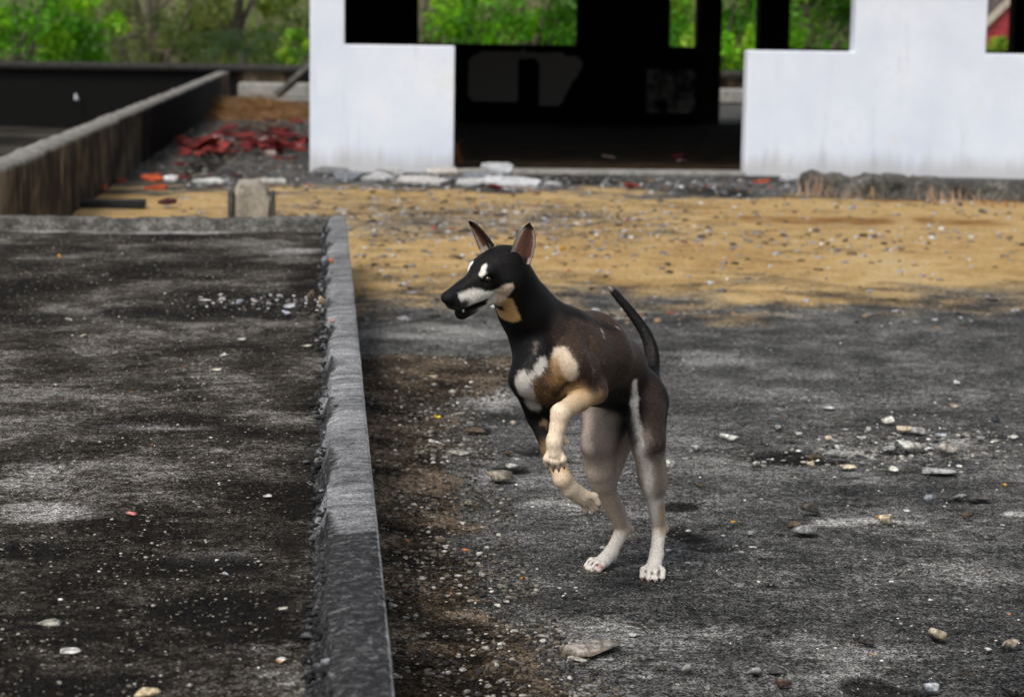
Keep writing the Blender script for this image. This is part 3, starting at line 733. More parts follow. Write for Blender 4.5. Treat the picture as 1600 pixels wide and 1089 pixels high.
    tanm = sstep(.055, .02, hx)[:, None]*sstep(-.016, -.040, hz)[:, None]; fcol = fcol*(1-tanm)+TAN*tanm
    C = C*(1-facem[:, None])+fcol*facem[:, None]
    cheek = ishead*sstep(.022, .028, hx+nz*.6)*sstep(.052, .040, hx+nz)*sstep(-.010, -.017, hz+nz*.6)
    C = C*(1-cheek[:, None])+(CREAM*.9+TAN*.15)*cheek[:, None]
    for s in (-1, 1):                                    # dark round the eyes, white spots over them
        de = np.linalg.norm((hl-np.array((.062, s*.033, -.002)))/np.array((1.25, 1, 1)), axis=1)+nz*.5
        m = sstep(.0245, .019, de); C = C*(1-m[:, None])+BLACK*.7*m[:, None]
        d = seg_d(hl, (.062, s*.0195, .0265), (.0740, s*.0215, .0165))+nz*.25
        m = sstep(.0080, .0050, d); C = C*(1-m[:, None])+WHITE*.95*m[:, None]
    br = ishead*sstep(.0145, .009, hyy+nz*.4)*sstep(-.012, -.004, hz+.12*np.clip(hx-.08, 0, 1))*sstep(.04, .06, hx); C = C*(1-br[:, None])+BLACK*br[:, None]
    ns = sstep(.139, .146, hx+nz*.3)*sstep(-.034, -.028, hz); C = C*(1-ns[:, None])+np.array((.006, .006, .007))*ns[:, None]
    lip = ishead*sstep(.066, .073, hx)*sstep(.0095, .0060, np.abs(hz+.0462)); C = C*(1-lip[:, None])+np.array((.006, .005, .005))*lip[:, None]
    chin = sstep(.104, .118, hx+nz)*sstep(-.040, -.046, hz); C = C*(1-chin[:, None])+np.array((.007, .006, .006))*chin[:, None]
    ms = ishead*np.maximum(sstep(.114, .132, hx+nz)*sstep(-.012, -.026, hz)*.97, sstep(.085, .105, hx+nz)*sstep(-.033, -.041, hz)*.9); C = C*(1-ms[:, None])+BLACK*1.5*ms[:, None]
    th = np.minimum(seg_d(V, S(780, 490), S(800, 495)), seg_d(V, S(793, 474), S(799, 492)))+nz*.5; m = sstep(.0170, .012, th); C = C*(1-m[:, None])+TAN*1.1*m[:, None]
    # individual hairs: a fine speckle
    sp = 1+np.where(C.mean(1) > .15, .14, .4)*dnoise(V, 500, 40)*2
    return np.clip(C*sp[:, None], .003, .9)
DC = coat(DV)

def ear(base, axis, opening, L, W, nS=16, nT=15):        # cupped, pointed, with real thickness
    a = unit(axis); o = unit(np.asarray(opening)-a*np.dot(opening, a)); b = np.cross(a, o)
    V, C = [], []
    for lay in (0, 1):
        for i in range(nS+1):
            s = i/nS; wd = W*(.80+.6*s)*max(0, (1-s**1.7))**.8+.0004; cup = .95*(1-s)+.30
            for j in range(nT):
                t = (j/(nT-1)*2-1)
                x = wd*math.sin(t*cup*1.25)/math.sin(cup*1.25) if cup > .01 else wd*t
                dpt = wd*(1-math.cos(t*cup*1.25))*.95
                p = base+a*(L*s)+b*x+o*(dpt-wd*.35)-a*0
                if lay == 1: p = p-o*(.0042*(1-.5*s)*(1-.6*abs(t)))-b*0
                V.append(p)
                rim = max(abs(t), s*1.02)
                if lay == 0:
                    c = EARIN*(.30+.9*abs(t)) if abs(t) < .70 else (GREY*.5 if abs(t) < .86 else BLACK); c = BLACK if s > .86 else c
                    if s < .16: c = GREY*.7 if abs(t) > .3 else BLACK
                    C.append(c)
                else: C.append(BLACK)
    Fs = []; n1 = (nS+1)*nT
    for i in range(nS):
        for j in range(nT-1):
            q = i*nT+j; Fs.append((q, q+1, q+1+nT, q+nT)); Fs.append((n1+q, n1+q+nT, n1+q+1+nT, n1+q+1))
        for j in (0, nT-1):
            q = i*nT+j; f = (q, q+nT, n1+q+nT, n1+q); Fs.append(f if j == 0 else f[::-1])
    for j in range(nT-1):
        q = nS*nT+j; Fs.append((q, q+1, n1+q+1, n1+q)[::-1])
    return np.array(V), np.array(Fs), np.array(C)
eL = D(814, 411, -.338); eR = H(-.004, -.034, .036)
earL = ear(eL, D(824, 351, -.325)-D(813, 404, -.335), np.array((-.38, -.90, 0)), .086, .0275)
earR = ear(eR, at(732, 346, eR[1]+.01)-eR, np.array((-.93, -.36, .10)), float(np.linalg.norm(at(732, 346, eR[1]+.01)-eR)), .0240)
Vs, Fs, Cs = [DV], [DF], [DC]
for v, f, c in (earL, earR):
    o = sum(len(q) for q in Vs); Vs.append(v); Fs.append(f+o); Cs.append(c)
DV = np.concatenate(Vs); DF = np.concatenate(Fs); DC = np.concatenate(Cs)
dog_o = np.array((PAW[0]-.05, PAW[1]+.05, 0.0))
dog = empty('dog', dog_o)
tag(dog, 'lean black and tan dog rearing up on its hind legs on the grey concrete yard', 'dog')
def m_coat():
    t = NT('short_coat'); c = t.attr('tint', 'Color')
    n = t.noise(330, 3, .7, t.co((1, 1, .35))); n2 = t.noise(900, 2, .6, t.co((1, 1, .3)))
    col = t.mix(1.0, c, t.mr(n, .3, .7, .78, 1.24), 'MULTIPLY')
    
    return t.done(col, t.mr(n, .3, .7, .48, .68), t.bump(t.math('ADD', n, n2), .3, .003), .12)
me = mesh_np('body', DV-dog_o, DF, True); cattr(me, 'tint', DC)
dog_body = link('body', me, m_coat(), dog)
def sphere_mesh(name, r, seg=14, rings=9, sc=(1, 1, 1)):
    V, Fs = [], []
    for i in range(rings+1):
        th = math.pi*i/rings
        for j in range(seg):
            ph = 2*math.pi*j/seg; V.append((r*sc[0]*math.sin(th)*math.cos(ph), r*sc[1]*math.sin(th)*math.sin(ph), r*sc[2]*math.cos(th)))
    for i in range(rings):
        for j in range(seg):
            q, q2 = i*seg+j, i*seg+(j+1) % seg; Fs.append((q, q+seg, q2+seg, q2))
    return mesh_np(name, V, Fs, True)
eye_me = sphere_mesh('eye', .0082)
m = NT('eye_brown'); m_eye = m.done((.016, .007, .004), .06, None, .6)
for s in (-1, 1):
    e = link('eye', eye_me, m_eye, dog); e.location = (H(.0635, s*.0262, .0025)-dog_o).tolist()
m = NT('claw_horn'); m_claw = m.done(m.ramp(m.noise(90), [(.3, (.05, .028, .022)), (.7, (.30, .17, .13))]), .45, None, .4)
cv, cf = tube([(0, 0, 0), (.4, 0, .02), (.75, 0, -.05), (1, 0, -.18)], [.30, .27, .17, .03], 6)
claw_me = bpy.data.meshes.new('claw'); claw_me.from_pydata(cv, [], cf); claw_me.update()
for p, d, s, L in CLAWS:
    c = link('claw', claw_me, m_claw, dog)
    zx = unit(d); yx = unit(s-zx*np.dot(s, zx)); zz = np.cross(zx, yx)
    if zz[2] < 0: yx, zz = -yx, -zz
    mt = Matrix(((zx[0], yx[0], zz[0]), (zx[1], yx[1], zz[1]), (zx[2], yx[2], zz[2]))).to_4x4() @ Matrix.Scale(L, 4)
    c.matrix_local = Matrix.Translation((p-dog_o).tolist()) @ mt
# short coat hairs, one mesh
def fur(n=170000):
    tri = DF[:len(DF)]; a, b, c = DV[tri[:, 0]], DV[tri[:, 1]], DV[tri[:, 2]]; d4 = DV[tri[:, 3]]
    ar = np.linalg.norm(np.cross(c-a, d4-b), axis=1)*.5; nb_ = DF.shape[0]
    k = rng.choice(nb_, n, p=ar/ar.sum()); u, v = rng.uniform(size=(2, n, 1))
    P = (a[k]*(1-u)+b[k]*u)*(1-v)+(d4[k]*(1-u)+c[k]*u)*v
    N = np.cross(c-a, d4-b)[k]; N /= np.linalg.norm(N, axis=1)[:, None]+1e-12
    C = DC[tri[k]].mean(1)
    fl = np.tile(-HD*.75+np.array((0, 0, -.7)), (n, 1))
    low = P[:, 2] < .42; fl[low] = (.1, .1, -1.0)
    hd = np.linalg.norm(P-HC, axis=1) < .19; hw = sstep(.20, .13, np.linalg.norm(P-HC, axis=1))[:, None]; fl = fl*(1-hw)+(-hf+np.array((0, 0, -.25)))*hw
    fl = fl+rng.normal(size=(n, 3))*.28; fl -= N*(fl*N).sum(1)[:, None]; fl /= np.linalg.norm(fl, axis=1)[:, None]+1e-9
    hl = (P-HC)@HA.T; bare = (hl[:, 0] > .136) & (np.linalg.norm(hl-np.array((.15, 0, -.02)), axis=1) < .05)
    L = rng.uniform(.0045, .0085, (n, 1)); L[low] *= .75; L[hd] *= .65; keep = ~bare & (P[:, 2] > .02)
    tip = P+fl*L+N*L*.16*rng.uniform(.4, 1.4, (n, 1)); s = np.cross(fl, N)*.00062
    va = np.where(C.mean(1, keepdims=True) > .15, .16, .5); C = np.clip(C*(1+va*rng.uniform(-1, 1.2, (n, 1))), .003, .85); gh = (rng.uniform(size=n) < .10) & (C.mean(1) < .12) & (C.mean(1) > .012); C[gh] = C[gh]*3.2+.01
    P0 = P-N*.0004; V = np.stack([P0-s, P0+s, tip], 1)[keep].reshape(-1, 3)
    me = mesh_np('fur', V-dog_o, np.arange(len(V)).reshape(-1, 3)); cattr(me, 'tint', np.repeat(C[keep], 3, 0)); return me
t = NT('hair'); mh = t.done(t.attr('tint', 'Color'), .42, None, .22)
f_ = link('fur', fur(), mh, dog); f_['kind'] = 'stuff'
tooth = link('tooth', sphere_mesh('tooth', .0024, 8, 6, (1, 1, 1.6)), m_plain('tooth_white', (.75, .72, .65), .3, .05), dog)
tooth.location = (H(.132, .0140, -.0462)-dog_o).tolist()

# ------------------------------------------------------------------ trees, scrub and house beyond the parapet
ML = m_leaf('foliage'); MBK = m_concrete('bark', (.05, .04, .032), (.11, .09, .07), (.2, .17, .14), (3, 3, .6), 6, .6)
def leaves_mesh(name, P, N_size, tint, droop=.3, aspect=.5):
    n = len(P)
    a = rng.normal(size=(n, 3)); a[:, 2] -= droop; a /= np.linalg.norm(a, axis=1)[:, None]
    b = rng.normal(size=(n, 3)); b -= a*(a*b).sum(1)[:, None]; b /= np.linalg.norm(b, axis=1)[:, None]
    s = N_size[:, None]
    c = np.cross(a, b)*s*.12
    V = np.stack([P-a*s*.5, P+b*s*.5*aspect+c, P+a*s*.5, P-b*s*.5*aspect+c], 1).reshape(-1, 3)
    me = mesh_np(name, V, np.arange(4*n).reshape(-1, 4)); cattr(me, 'tint', np.repeat(tint, 4, 0)); return me
def crown_pts(c, rad, n, clumps, seed, tight=.22):
    g = np.random.default_rng(seed)
    u = g.normal(size=(clumps, 3)); u /= np.linalg.norm(u, axis=1)[:, None]; u *= (g.uniform(.25, 1, clumps)**.45)[:, None]
    cs = np.array(c)+u*np.array(rad); k = g.integers(0, clumps, n)
    sz = g.uniform(.6, 1.3, clumps)
    q = g.normal(size=(n, 3)); q /= np.linalg.norm(q, axis=1)[:, None]; q *= g.uniform(0, 1, (n, 1))**.45
    return cs[k]+q*np.array(rad)*tight*sz[k][:, None]*np.array((1, 1, .75)), k, g
def tree(name, label, base, c, rad, n, clumps, cols, seed, leaf=(.10, .20), cat='tree', group='trees beyond the parapet', limbs=7, tight=.22):
    o = empty(name, base); tag(o, label, cat, group)
    P, k, g = crown_pts(c, rad, n, clumps, seed, tight)
    cols = np.array(cols); ct = cols[g.integers(0, len(cols), clumps)]*g.uniform(.7, 1.25, (clumps, 1))
    tint = ct[k]*g.uniform(.65, 1.35, (n, 1)); tint[:, 0] *= g.uniform(.8, 1.3, n)
    me = leaves_mesh('crown', P-np.array(base), g.uniform(*leaf, n), np.clip(tint, 0, .9)); link('crown', me, ML, o)
    b = np.array(base); top = np.array(c)
    r = .045*max(rad)+.03
    vf = [tube([b-b, (top-b)*.35+g.normal(size=3)*.06, (top-b)*.8, (top-b)*1.1], [r*1.3, r, r*.6, r*.2], 8)]
    for i in range(limbs):
        q = g.uniform(.2, .8); s = (top-b)*q; e = (top-b)+g.normal(size=3)*np.array(rad)*.5
        vf.append(tube([s, (s+e)/2+g.normal(size=3)*.1, e], [r*.5, r*.3, r*.08], 6))
    poly_obj('trunk', merge(*vf), MBK, o)
    return o
G1 = [(.095, .32, .008), (.15, .44, .010), (.055, .20, .006), (.22, .48, .015)]
G2 = [(.06, .21, .012), (.10, .30, .015), (.15, .33, .02), (.04, .12, .012)]
G3 = [(.21, .38, .025), (.13, .31, .015), (.26, .41, .04)]
TB = -1.7
tree('leafy_tree', 'bright green leafy tree at the left edge above the black pit', (-6.6, 47, TB), (-6.7, 47, 1.4), (2.2, 1.8, 2.6), 15000, 110, G1, 1)
tree('leafy_tree', 'yellow green sapling at the left edge of the white building', (-.5, 44.5, TB), (-.45, 44.5, .35), (.75, .7, .95), 3500, 40, G3, 2, (.07, .14), limbs=4)
tree('leafy_tree', 'green tree filling the wide window opening behind the dog', (4.7, 49, TB), (4.5, 49, 1.5), (2.0, 1.7, 2.6), 13000, 90, G1, 3)
tree('leafy_tree', 'dark green tree seen at the right end of the wide window opening', (6.9, 51, TB), (6.7, 51, 1.3), (1.6, 1.6, 2.5), 9000, 80, G2, 4)
tree('leafy_tree', 'bright green tree seen through the narrow gap between the inner columns', (8.7, 48, TB), (8.8, 48, 1.1), (1.35, 1.2, 2.5), 9000, 80, G3+G1, 5)
tree('leafy_tree', 'green tree seen through the right opening beside the white pier', (11.3, 50, TB), (11.4, 50, 1.4), (1.7, 1.5, 2.7), 10000, 90, G1+G2, 6)
tree('leafy_tree', 'tall dark tree behind the red gabled house at the upper right', (14.6, 60, TB), (14.8, 60, 3.2), (2.4, 2.0, 4.0), 9000, 90, [(.03, .06, .025), (.045, .08, .03)], 7)
tree('shrub', 'small yellow green shrub in front of the red gabled house', (15.75, 49.5, TB), (15.8, 49.5, .62), (.5, .5, .85), 2500, 40, G3, 8, (.07, .13), 'shrub', None, 4)
tree('leafy_tree', 'tree with thin olive leaves just left of the white building', (-2.6, 55, TB), (-2.2, 55, 2.4), (2.2, 1.8, 2.9), 10000, 90, [(.13, .22, .03), (.17, .25, .03), (.09, .15, .03)], 9, (.09, .17), tight=.2)
tree('leafy_tree', 'tree with sparse olive leaves and bare limbs right of the bright tree', (-4.6, 54, TB), (-4.4, 54, 2.0), (1.8, 1.6, 3.0), 6500, 80, [(.12, .17, .04), (.08, .13, .03), (.15, .19, .05)], 12, (.08, .16), tight=.2, limbs=16)
tree('leafy_tree', 'sparse grey branched tree at the left of the wide window opening', (2.3, 53, TB), (2.4, 53, 1.8), (1.5, 1.4, 2.7), 3500, 50, [(.10, .14, .04), (.08, .16, .02)], 13, (.08, .16), limbs=14)
# palm, low and dark
pb = np.array((-1.7, 43.2, TB)); palm = empty('palm', pb); tag(palm, 'low dark palm with arching fronds behind the parapet wall', 'palm', None)
poly_obj('trunk', tube([(0, 0, 0), (.05, 0, 1.2), (.0, 0, 2.5)], [.16, .13, .10], 9), MBK, palm)
for i in range(15):
    g = np.random.default_rng(100+i); az = i*2.399; rise = g.uniform(.15, .75); L = g.uniform(1.2, 1.75); sp = []
    for q in range(13):
        s = q/12; sp.append(np.array((math.cos(az)*L*s*.95, math.sin(az)*L*s*.95, 2.5+rise*math.sin(s*2.2)*1.0-.85*s*s)))
    V, Fs, T = [], [], []
    for q in range(12):
        d = unit(sp[q+1]-sp[q]); sd_ = unit(np.cross(d, (0, 0, 1)))
        for sgn in (-1, 1):
            for h in (0, .5):
                p = sp[q]*(1-h)+sp[q+1]*h; ln = .34*math.sin(math.pi*(q+h+1.5)/14)+.06
                tip = p+(sd_*sgn*.8+d*.55-np.array((0, 0, .25)))*ln; n0 = len(V)
                V += [p, p+d*.035, tip]; Fs.append((n0, n0+1, n0+2)); T += [np.array((.022, .05, .012))*g.uniform(.6, 1.5)]*3
    me = mesh_np('frond', V, Fs); cattr(me, 'tint', np.array(T)); link('frond', me, ML, palm)
# scrub on the bank: one mass nobody could count
n = 110000; xo = np.where(rng.uniform(size=n) < .55, rng.uniform(-16, 26, n), rng.uniform(-48, 60, n))
P = np.stack([xo, rng.uniform(57, 78, n), np.zeros(n)], 1)
hh = rng.uniform(0, 1, n)**.8*(2.2+2.2*fbm(P[:, 0]*.5, P[:, 1]*.5, 14, 3)); P[:, 2] = land_z(P[:, 0], P[:, 1])+hh
sc_c = np.array([(.09, .12, .03), (.12, .12, .055), (.08, .13, .02), (.12, .19, .025), (.16, .14, .09)])
cl = (fbm(P[:, 0]*.6, P[:, 2]*.6+P[:, 1]*.3, 15, 3)*5.99).astype(int) % 5
me = leaves_mesh('scrub', P, rng.uniform(.09, .24, n)*np.where((xo < -17) | (xo > 27), 2.4, 1), sc_c[cl]*rng.uniform(.7, 1.9, (n, 1)), .2, .4)
tag(link('scrub', me, ML), 'dull olive and grey dry scrub covering the bank behind the trees', 'scrub', None, 'stuff')
n = 5000; P = np.stack([rng.uniform(-16, 26, n), rng.uniform(56, 64, n), np.zeros(n)], 1); P[:, 2] = land_z(P[:, 0], P[:, 1])
d = rng.normal(size=(n, 3))*.35; d[:, 2] = 1; Ln = rng.uniform(1.4, 4.6, (n, 1)); s = np.stack([rng.uniform(.012, .03, n), 0*P[:, 0], 0*P[:, 0]], 1)
V = np.stack([P-s, P+s, P+d*Ln], 1).reshape(-1, 3)
me = mesh_np('twigs', V, np.arange(3*n).reshape(-1, 3)); cattr(me, 'tint', np.repeat(np.array((.20, .17, .14))*rng.uniform(.5, 1.3, (n, 1)), 3, 0))
tag(link('dry_stems', me, ML), 'bare grey stems standing in the scrub on the bank', 'stems', None, 'stuff')
# red gabled house
HY = 56.0; house = empty('red_house', (20.6, HY, TB)); tag(house, 'red boarded gable house with pale barge boards at the upper right corner', 'house')
MR = m_plain('red_boards', (.30, .028, .035), .6, .2, 3); MT = m_plain('pale_trim', (.46, .40, .33), .7, .1, 6); MRo = m_plain('dark_roof', (.07, .055, .05), .8, .3, 3)
ex, ez, ax_, az_ = 16.45, .55, 21.15, 5.25
zz = -1.7; kk_ = 0
while zz < az_-.2:
    z1 = min(zz+.145, az_-.1)
    def half(z): return (ax_-ex) if z < ez else (ax_-ex)*(az_-z)/(az_-ez)
    a, b = half(zz)-.02, half(z1)-.02
    V = [(ax_-a, HY-.03, zz), (ax_+a, HY-.03, zz), (ax_+b, HY, z1), (ax_-b, HY, z1), (ax_-a, HY+.02, zz), (ax_+a, HY+.02, zz)]
    under(poly_obj('board', (V, [(0, 1, 2, 3), (4, 5, 1, 0)]), MR), house); zz += .15
for s in (-1, 1):
    def pt(x, z): return (ax_+s*(x-ax_)*-1, z)
    pol = [pt(ex-.25, ez-.25), pt(ax_, az_), pt(ax_, az_+.24), pt(ex-.25, ez-.01)]
    if s == 1: pol = pol[::-1]
    under(poly_obj('barge_board', prism(pol, HY-.12, HY-.05), MT), house)
    pol2 = [(x, z+.10) for x, z in pol]
    under(poly_obj('roof', prism(pol2, HY-.05, HY+9), MRo), house)
under(poly_obj('side_wall', box(ex+.03, ex+.2, HY+.03, HY+8.9, -1.7, ez-.1), MR), house); under(poly_obj('side_wall', box(25.6, 25.77, HY+.03, HY+8.9, -1.7, ez-.1), MR), house)

# ------------------------------------------------------------------ loose stones, one by one
MSTONE = m_tinted('stone', .9, 55, .9)
ICO = None
def ico():
    t = (1+5**.5)/2; V = np.array([(-1, t, 0), (1, t, 0), (-1, -t, 0), (1, -t, 0), (0, -1, t), (0, 1, t), (0, -1, -t), (0, 1, -t), (t, 0, -1), (t, 0, 1), (-t, 0, -1), (-t, 0, 1)], float)
    V /= np.linalg.norm(V[0])
    Fs = [(0, 11, 5), (0, 5, 1), (0, 1, 7), (0, 7, 10), (0, 10, 11), (1, 5, 9), (5, 11, 4), (11, 10, 2), (10, 7, 6), (7, 1, 8), (3, 9, 4), (3, 4, 2), (3, 2, 6), (3, 6, 8), (3, 8, 9), (4, 9, 5), (2, 4, 11), (6, 2, 10), (8, 6, 7), (9, 8, 1)]
    return V, Fs
def subdiv(V, Fs):
    V = [v for v in V]; c = {}; out = []
    def mid(a, b):
        k = (min(a, b), max(a, b))
        if k not in c:
            m = V[a]+V[b]; V.append(m/np.linalg.norm(m)); c[k] = len(V)-1
        return c[k]
    for a, b, d in Fs:
        x, y, z = mid(a, b), mid(b, d), mid(d, a); out += [(a, x, z), (b, y, x), (d, z, y), (x, y, z)]
    return np.array(V), out
I0 = ico(); I1 = subdiv(*I0); I2 = subdiv(*I1)
import bmesh
def rock_mesh(seed, dims, cuts=12, rough=.10, top=None, base=(.2, .19, .18)):   # angular broken stone: hull of scattered points
    g = np.random.default_rng(seed); bm = bmesh.new()
    u = g.normal(size=(max(8, cuts-2), 3)); u /= (np.abs(u)**3.0).sum(1)[:, None]**(1/3.0); u *= g.uniform(.78, 1, (len(u), 1))
    for p in u: bm.verts.new(p)
    bmesh.ops.convex_hull(bm, input=bm.verts)
    bmesh.ops.delete(bm, geom=[v for v in bm.verts if not v.link_faces], context='VERTS')
    bmesh.ops.triangulate(bm, faces=bm.faces)
    bmesh.ops.subdivide_edges(bm, edges=bm.edges, cuts=1, use_grid_fill=True)
    V = np.array([v.co[:] for v in bm.verts]); Fs = [[v.index for v in f.verts] for f in bm.faces]
    bm.verts.index_update(); bm.verts.ensure_lookup_table()
    bmesh.ops.triangulate(bm, faces=bm.faces); bm.verts.index_update()
    V = np.array([v.co[:] for v in bm.verts]); Fs = [[v.index for v in f.verts] for f in bm.faces]; bm.free()
    V = V*(1+rough*.5*g.uniform(-1, 1, (len(V), 1))); V -= (V.max(0)+V.min(0))/2; V = V/(V.max(0)-V.min(0))*np.array(dims)
    V[:, 2] -= V[:, 2].min()
    me = mesh_np('stone', V, Fs)
    c = np.tile(np.array(base), (len(V), 1))*g.uniform(.65, 1.35, (len(V), 1))
    if top is not None:
        m = sstep(.40, .70, V[:, 2]/dims[2]+g.normal(size=len(V))*.08)[:, None]; c = c*(1-m)+np.array(top)*m
    cattr(me, 'tint', c); return me
def stone(px, py, wpx, hpx, label, base, top=None, name='stone', z=0.0, cuts=13, rough=.07, deep=.75, group=None, cat='stone', flat=None):
    p = on(px, py+hpx*.42, z); s = scale_at(p); wd = wpx/s; dp = wd*deep
    h = max(hpx/s-dp*.18, hpx/s*.55) if flat is None else flat
    seed = int(px*31+py*17)
    me = rock_mesh(seed, (wd, dp, h*1.12), cuts, rough, top, base)
    o = link(name, me, MSTONE); o.location = (p[0], p[1]+dp*.3, z-h*.10+.001); o.rotation_euler = (0, 0, 0)
    return tag(o, label, cat, group)
PALE, CRM, GRY, BLU, DRK, BRN = (.56, .54, .49), (.56, .46, .32), (.27, .27, .26), (.32, .35, .41), (.036, .033, .030), (.09, .066, .045)
GR = 'loose stones on the yard'
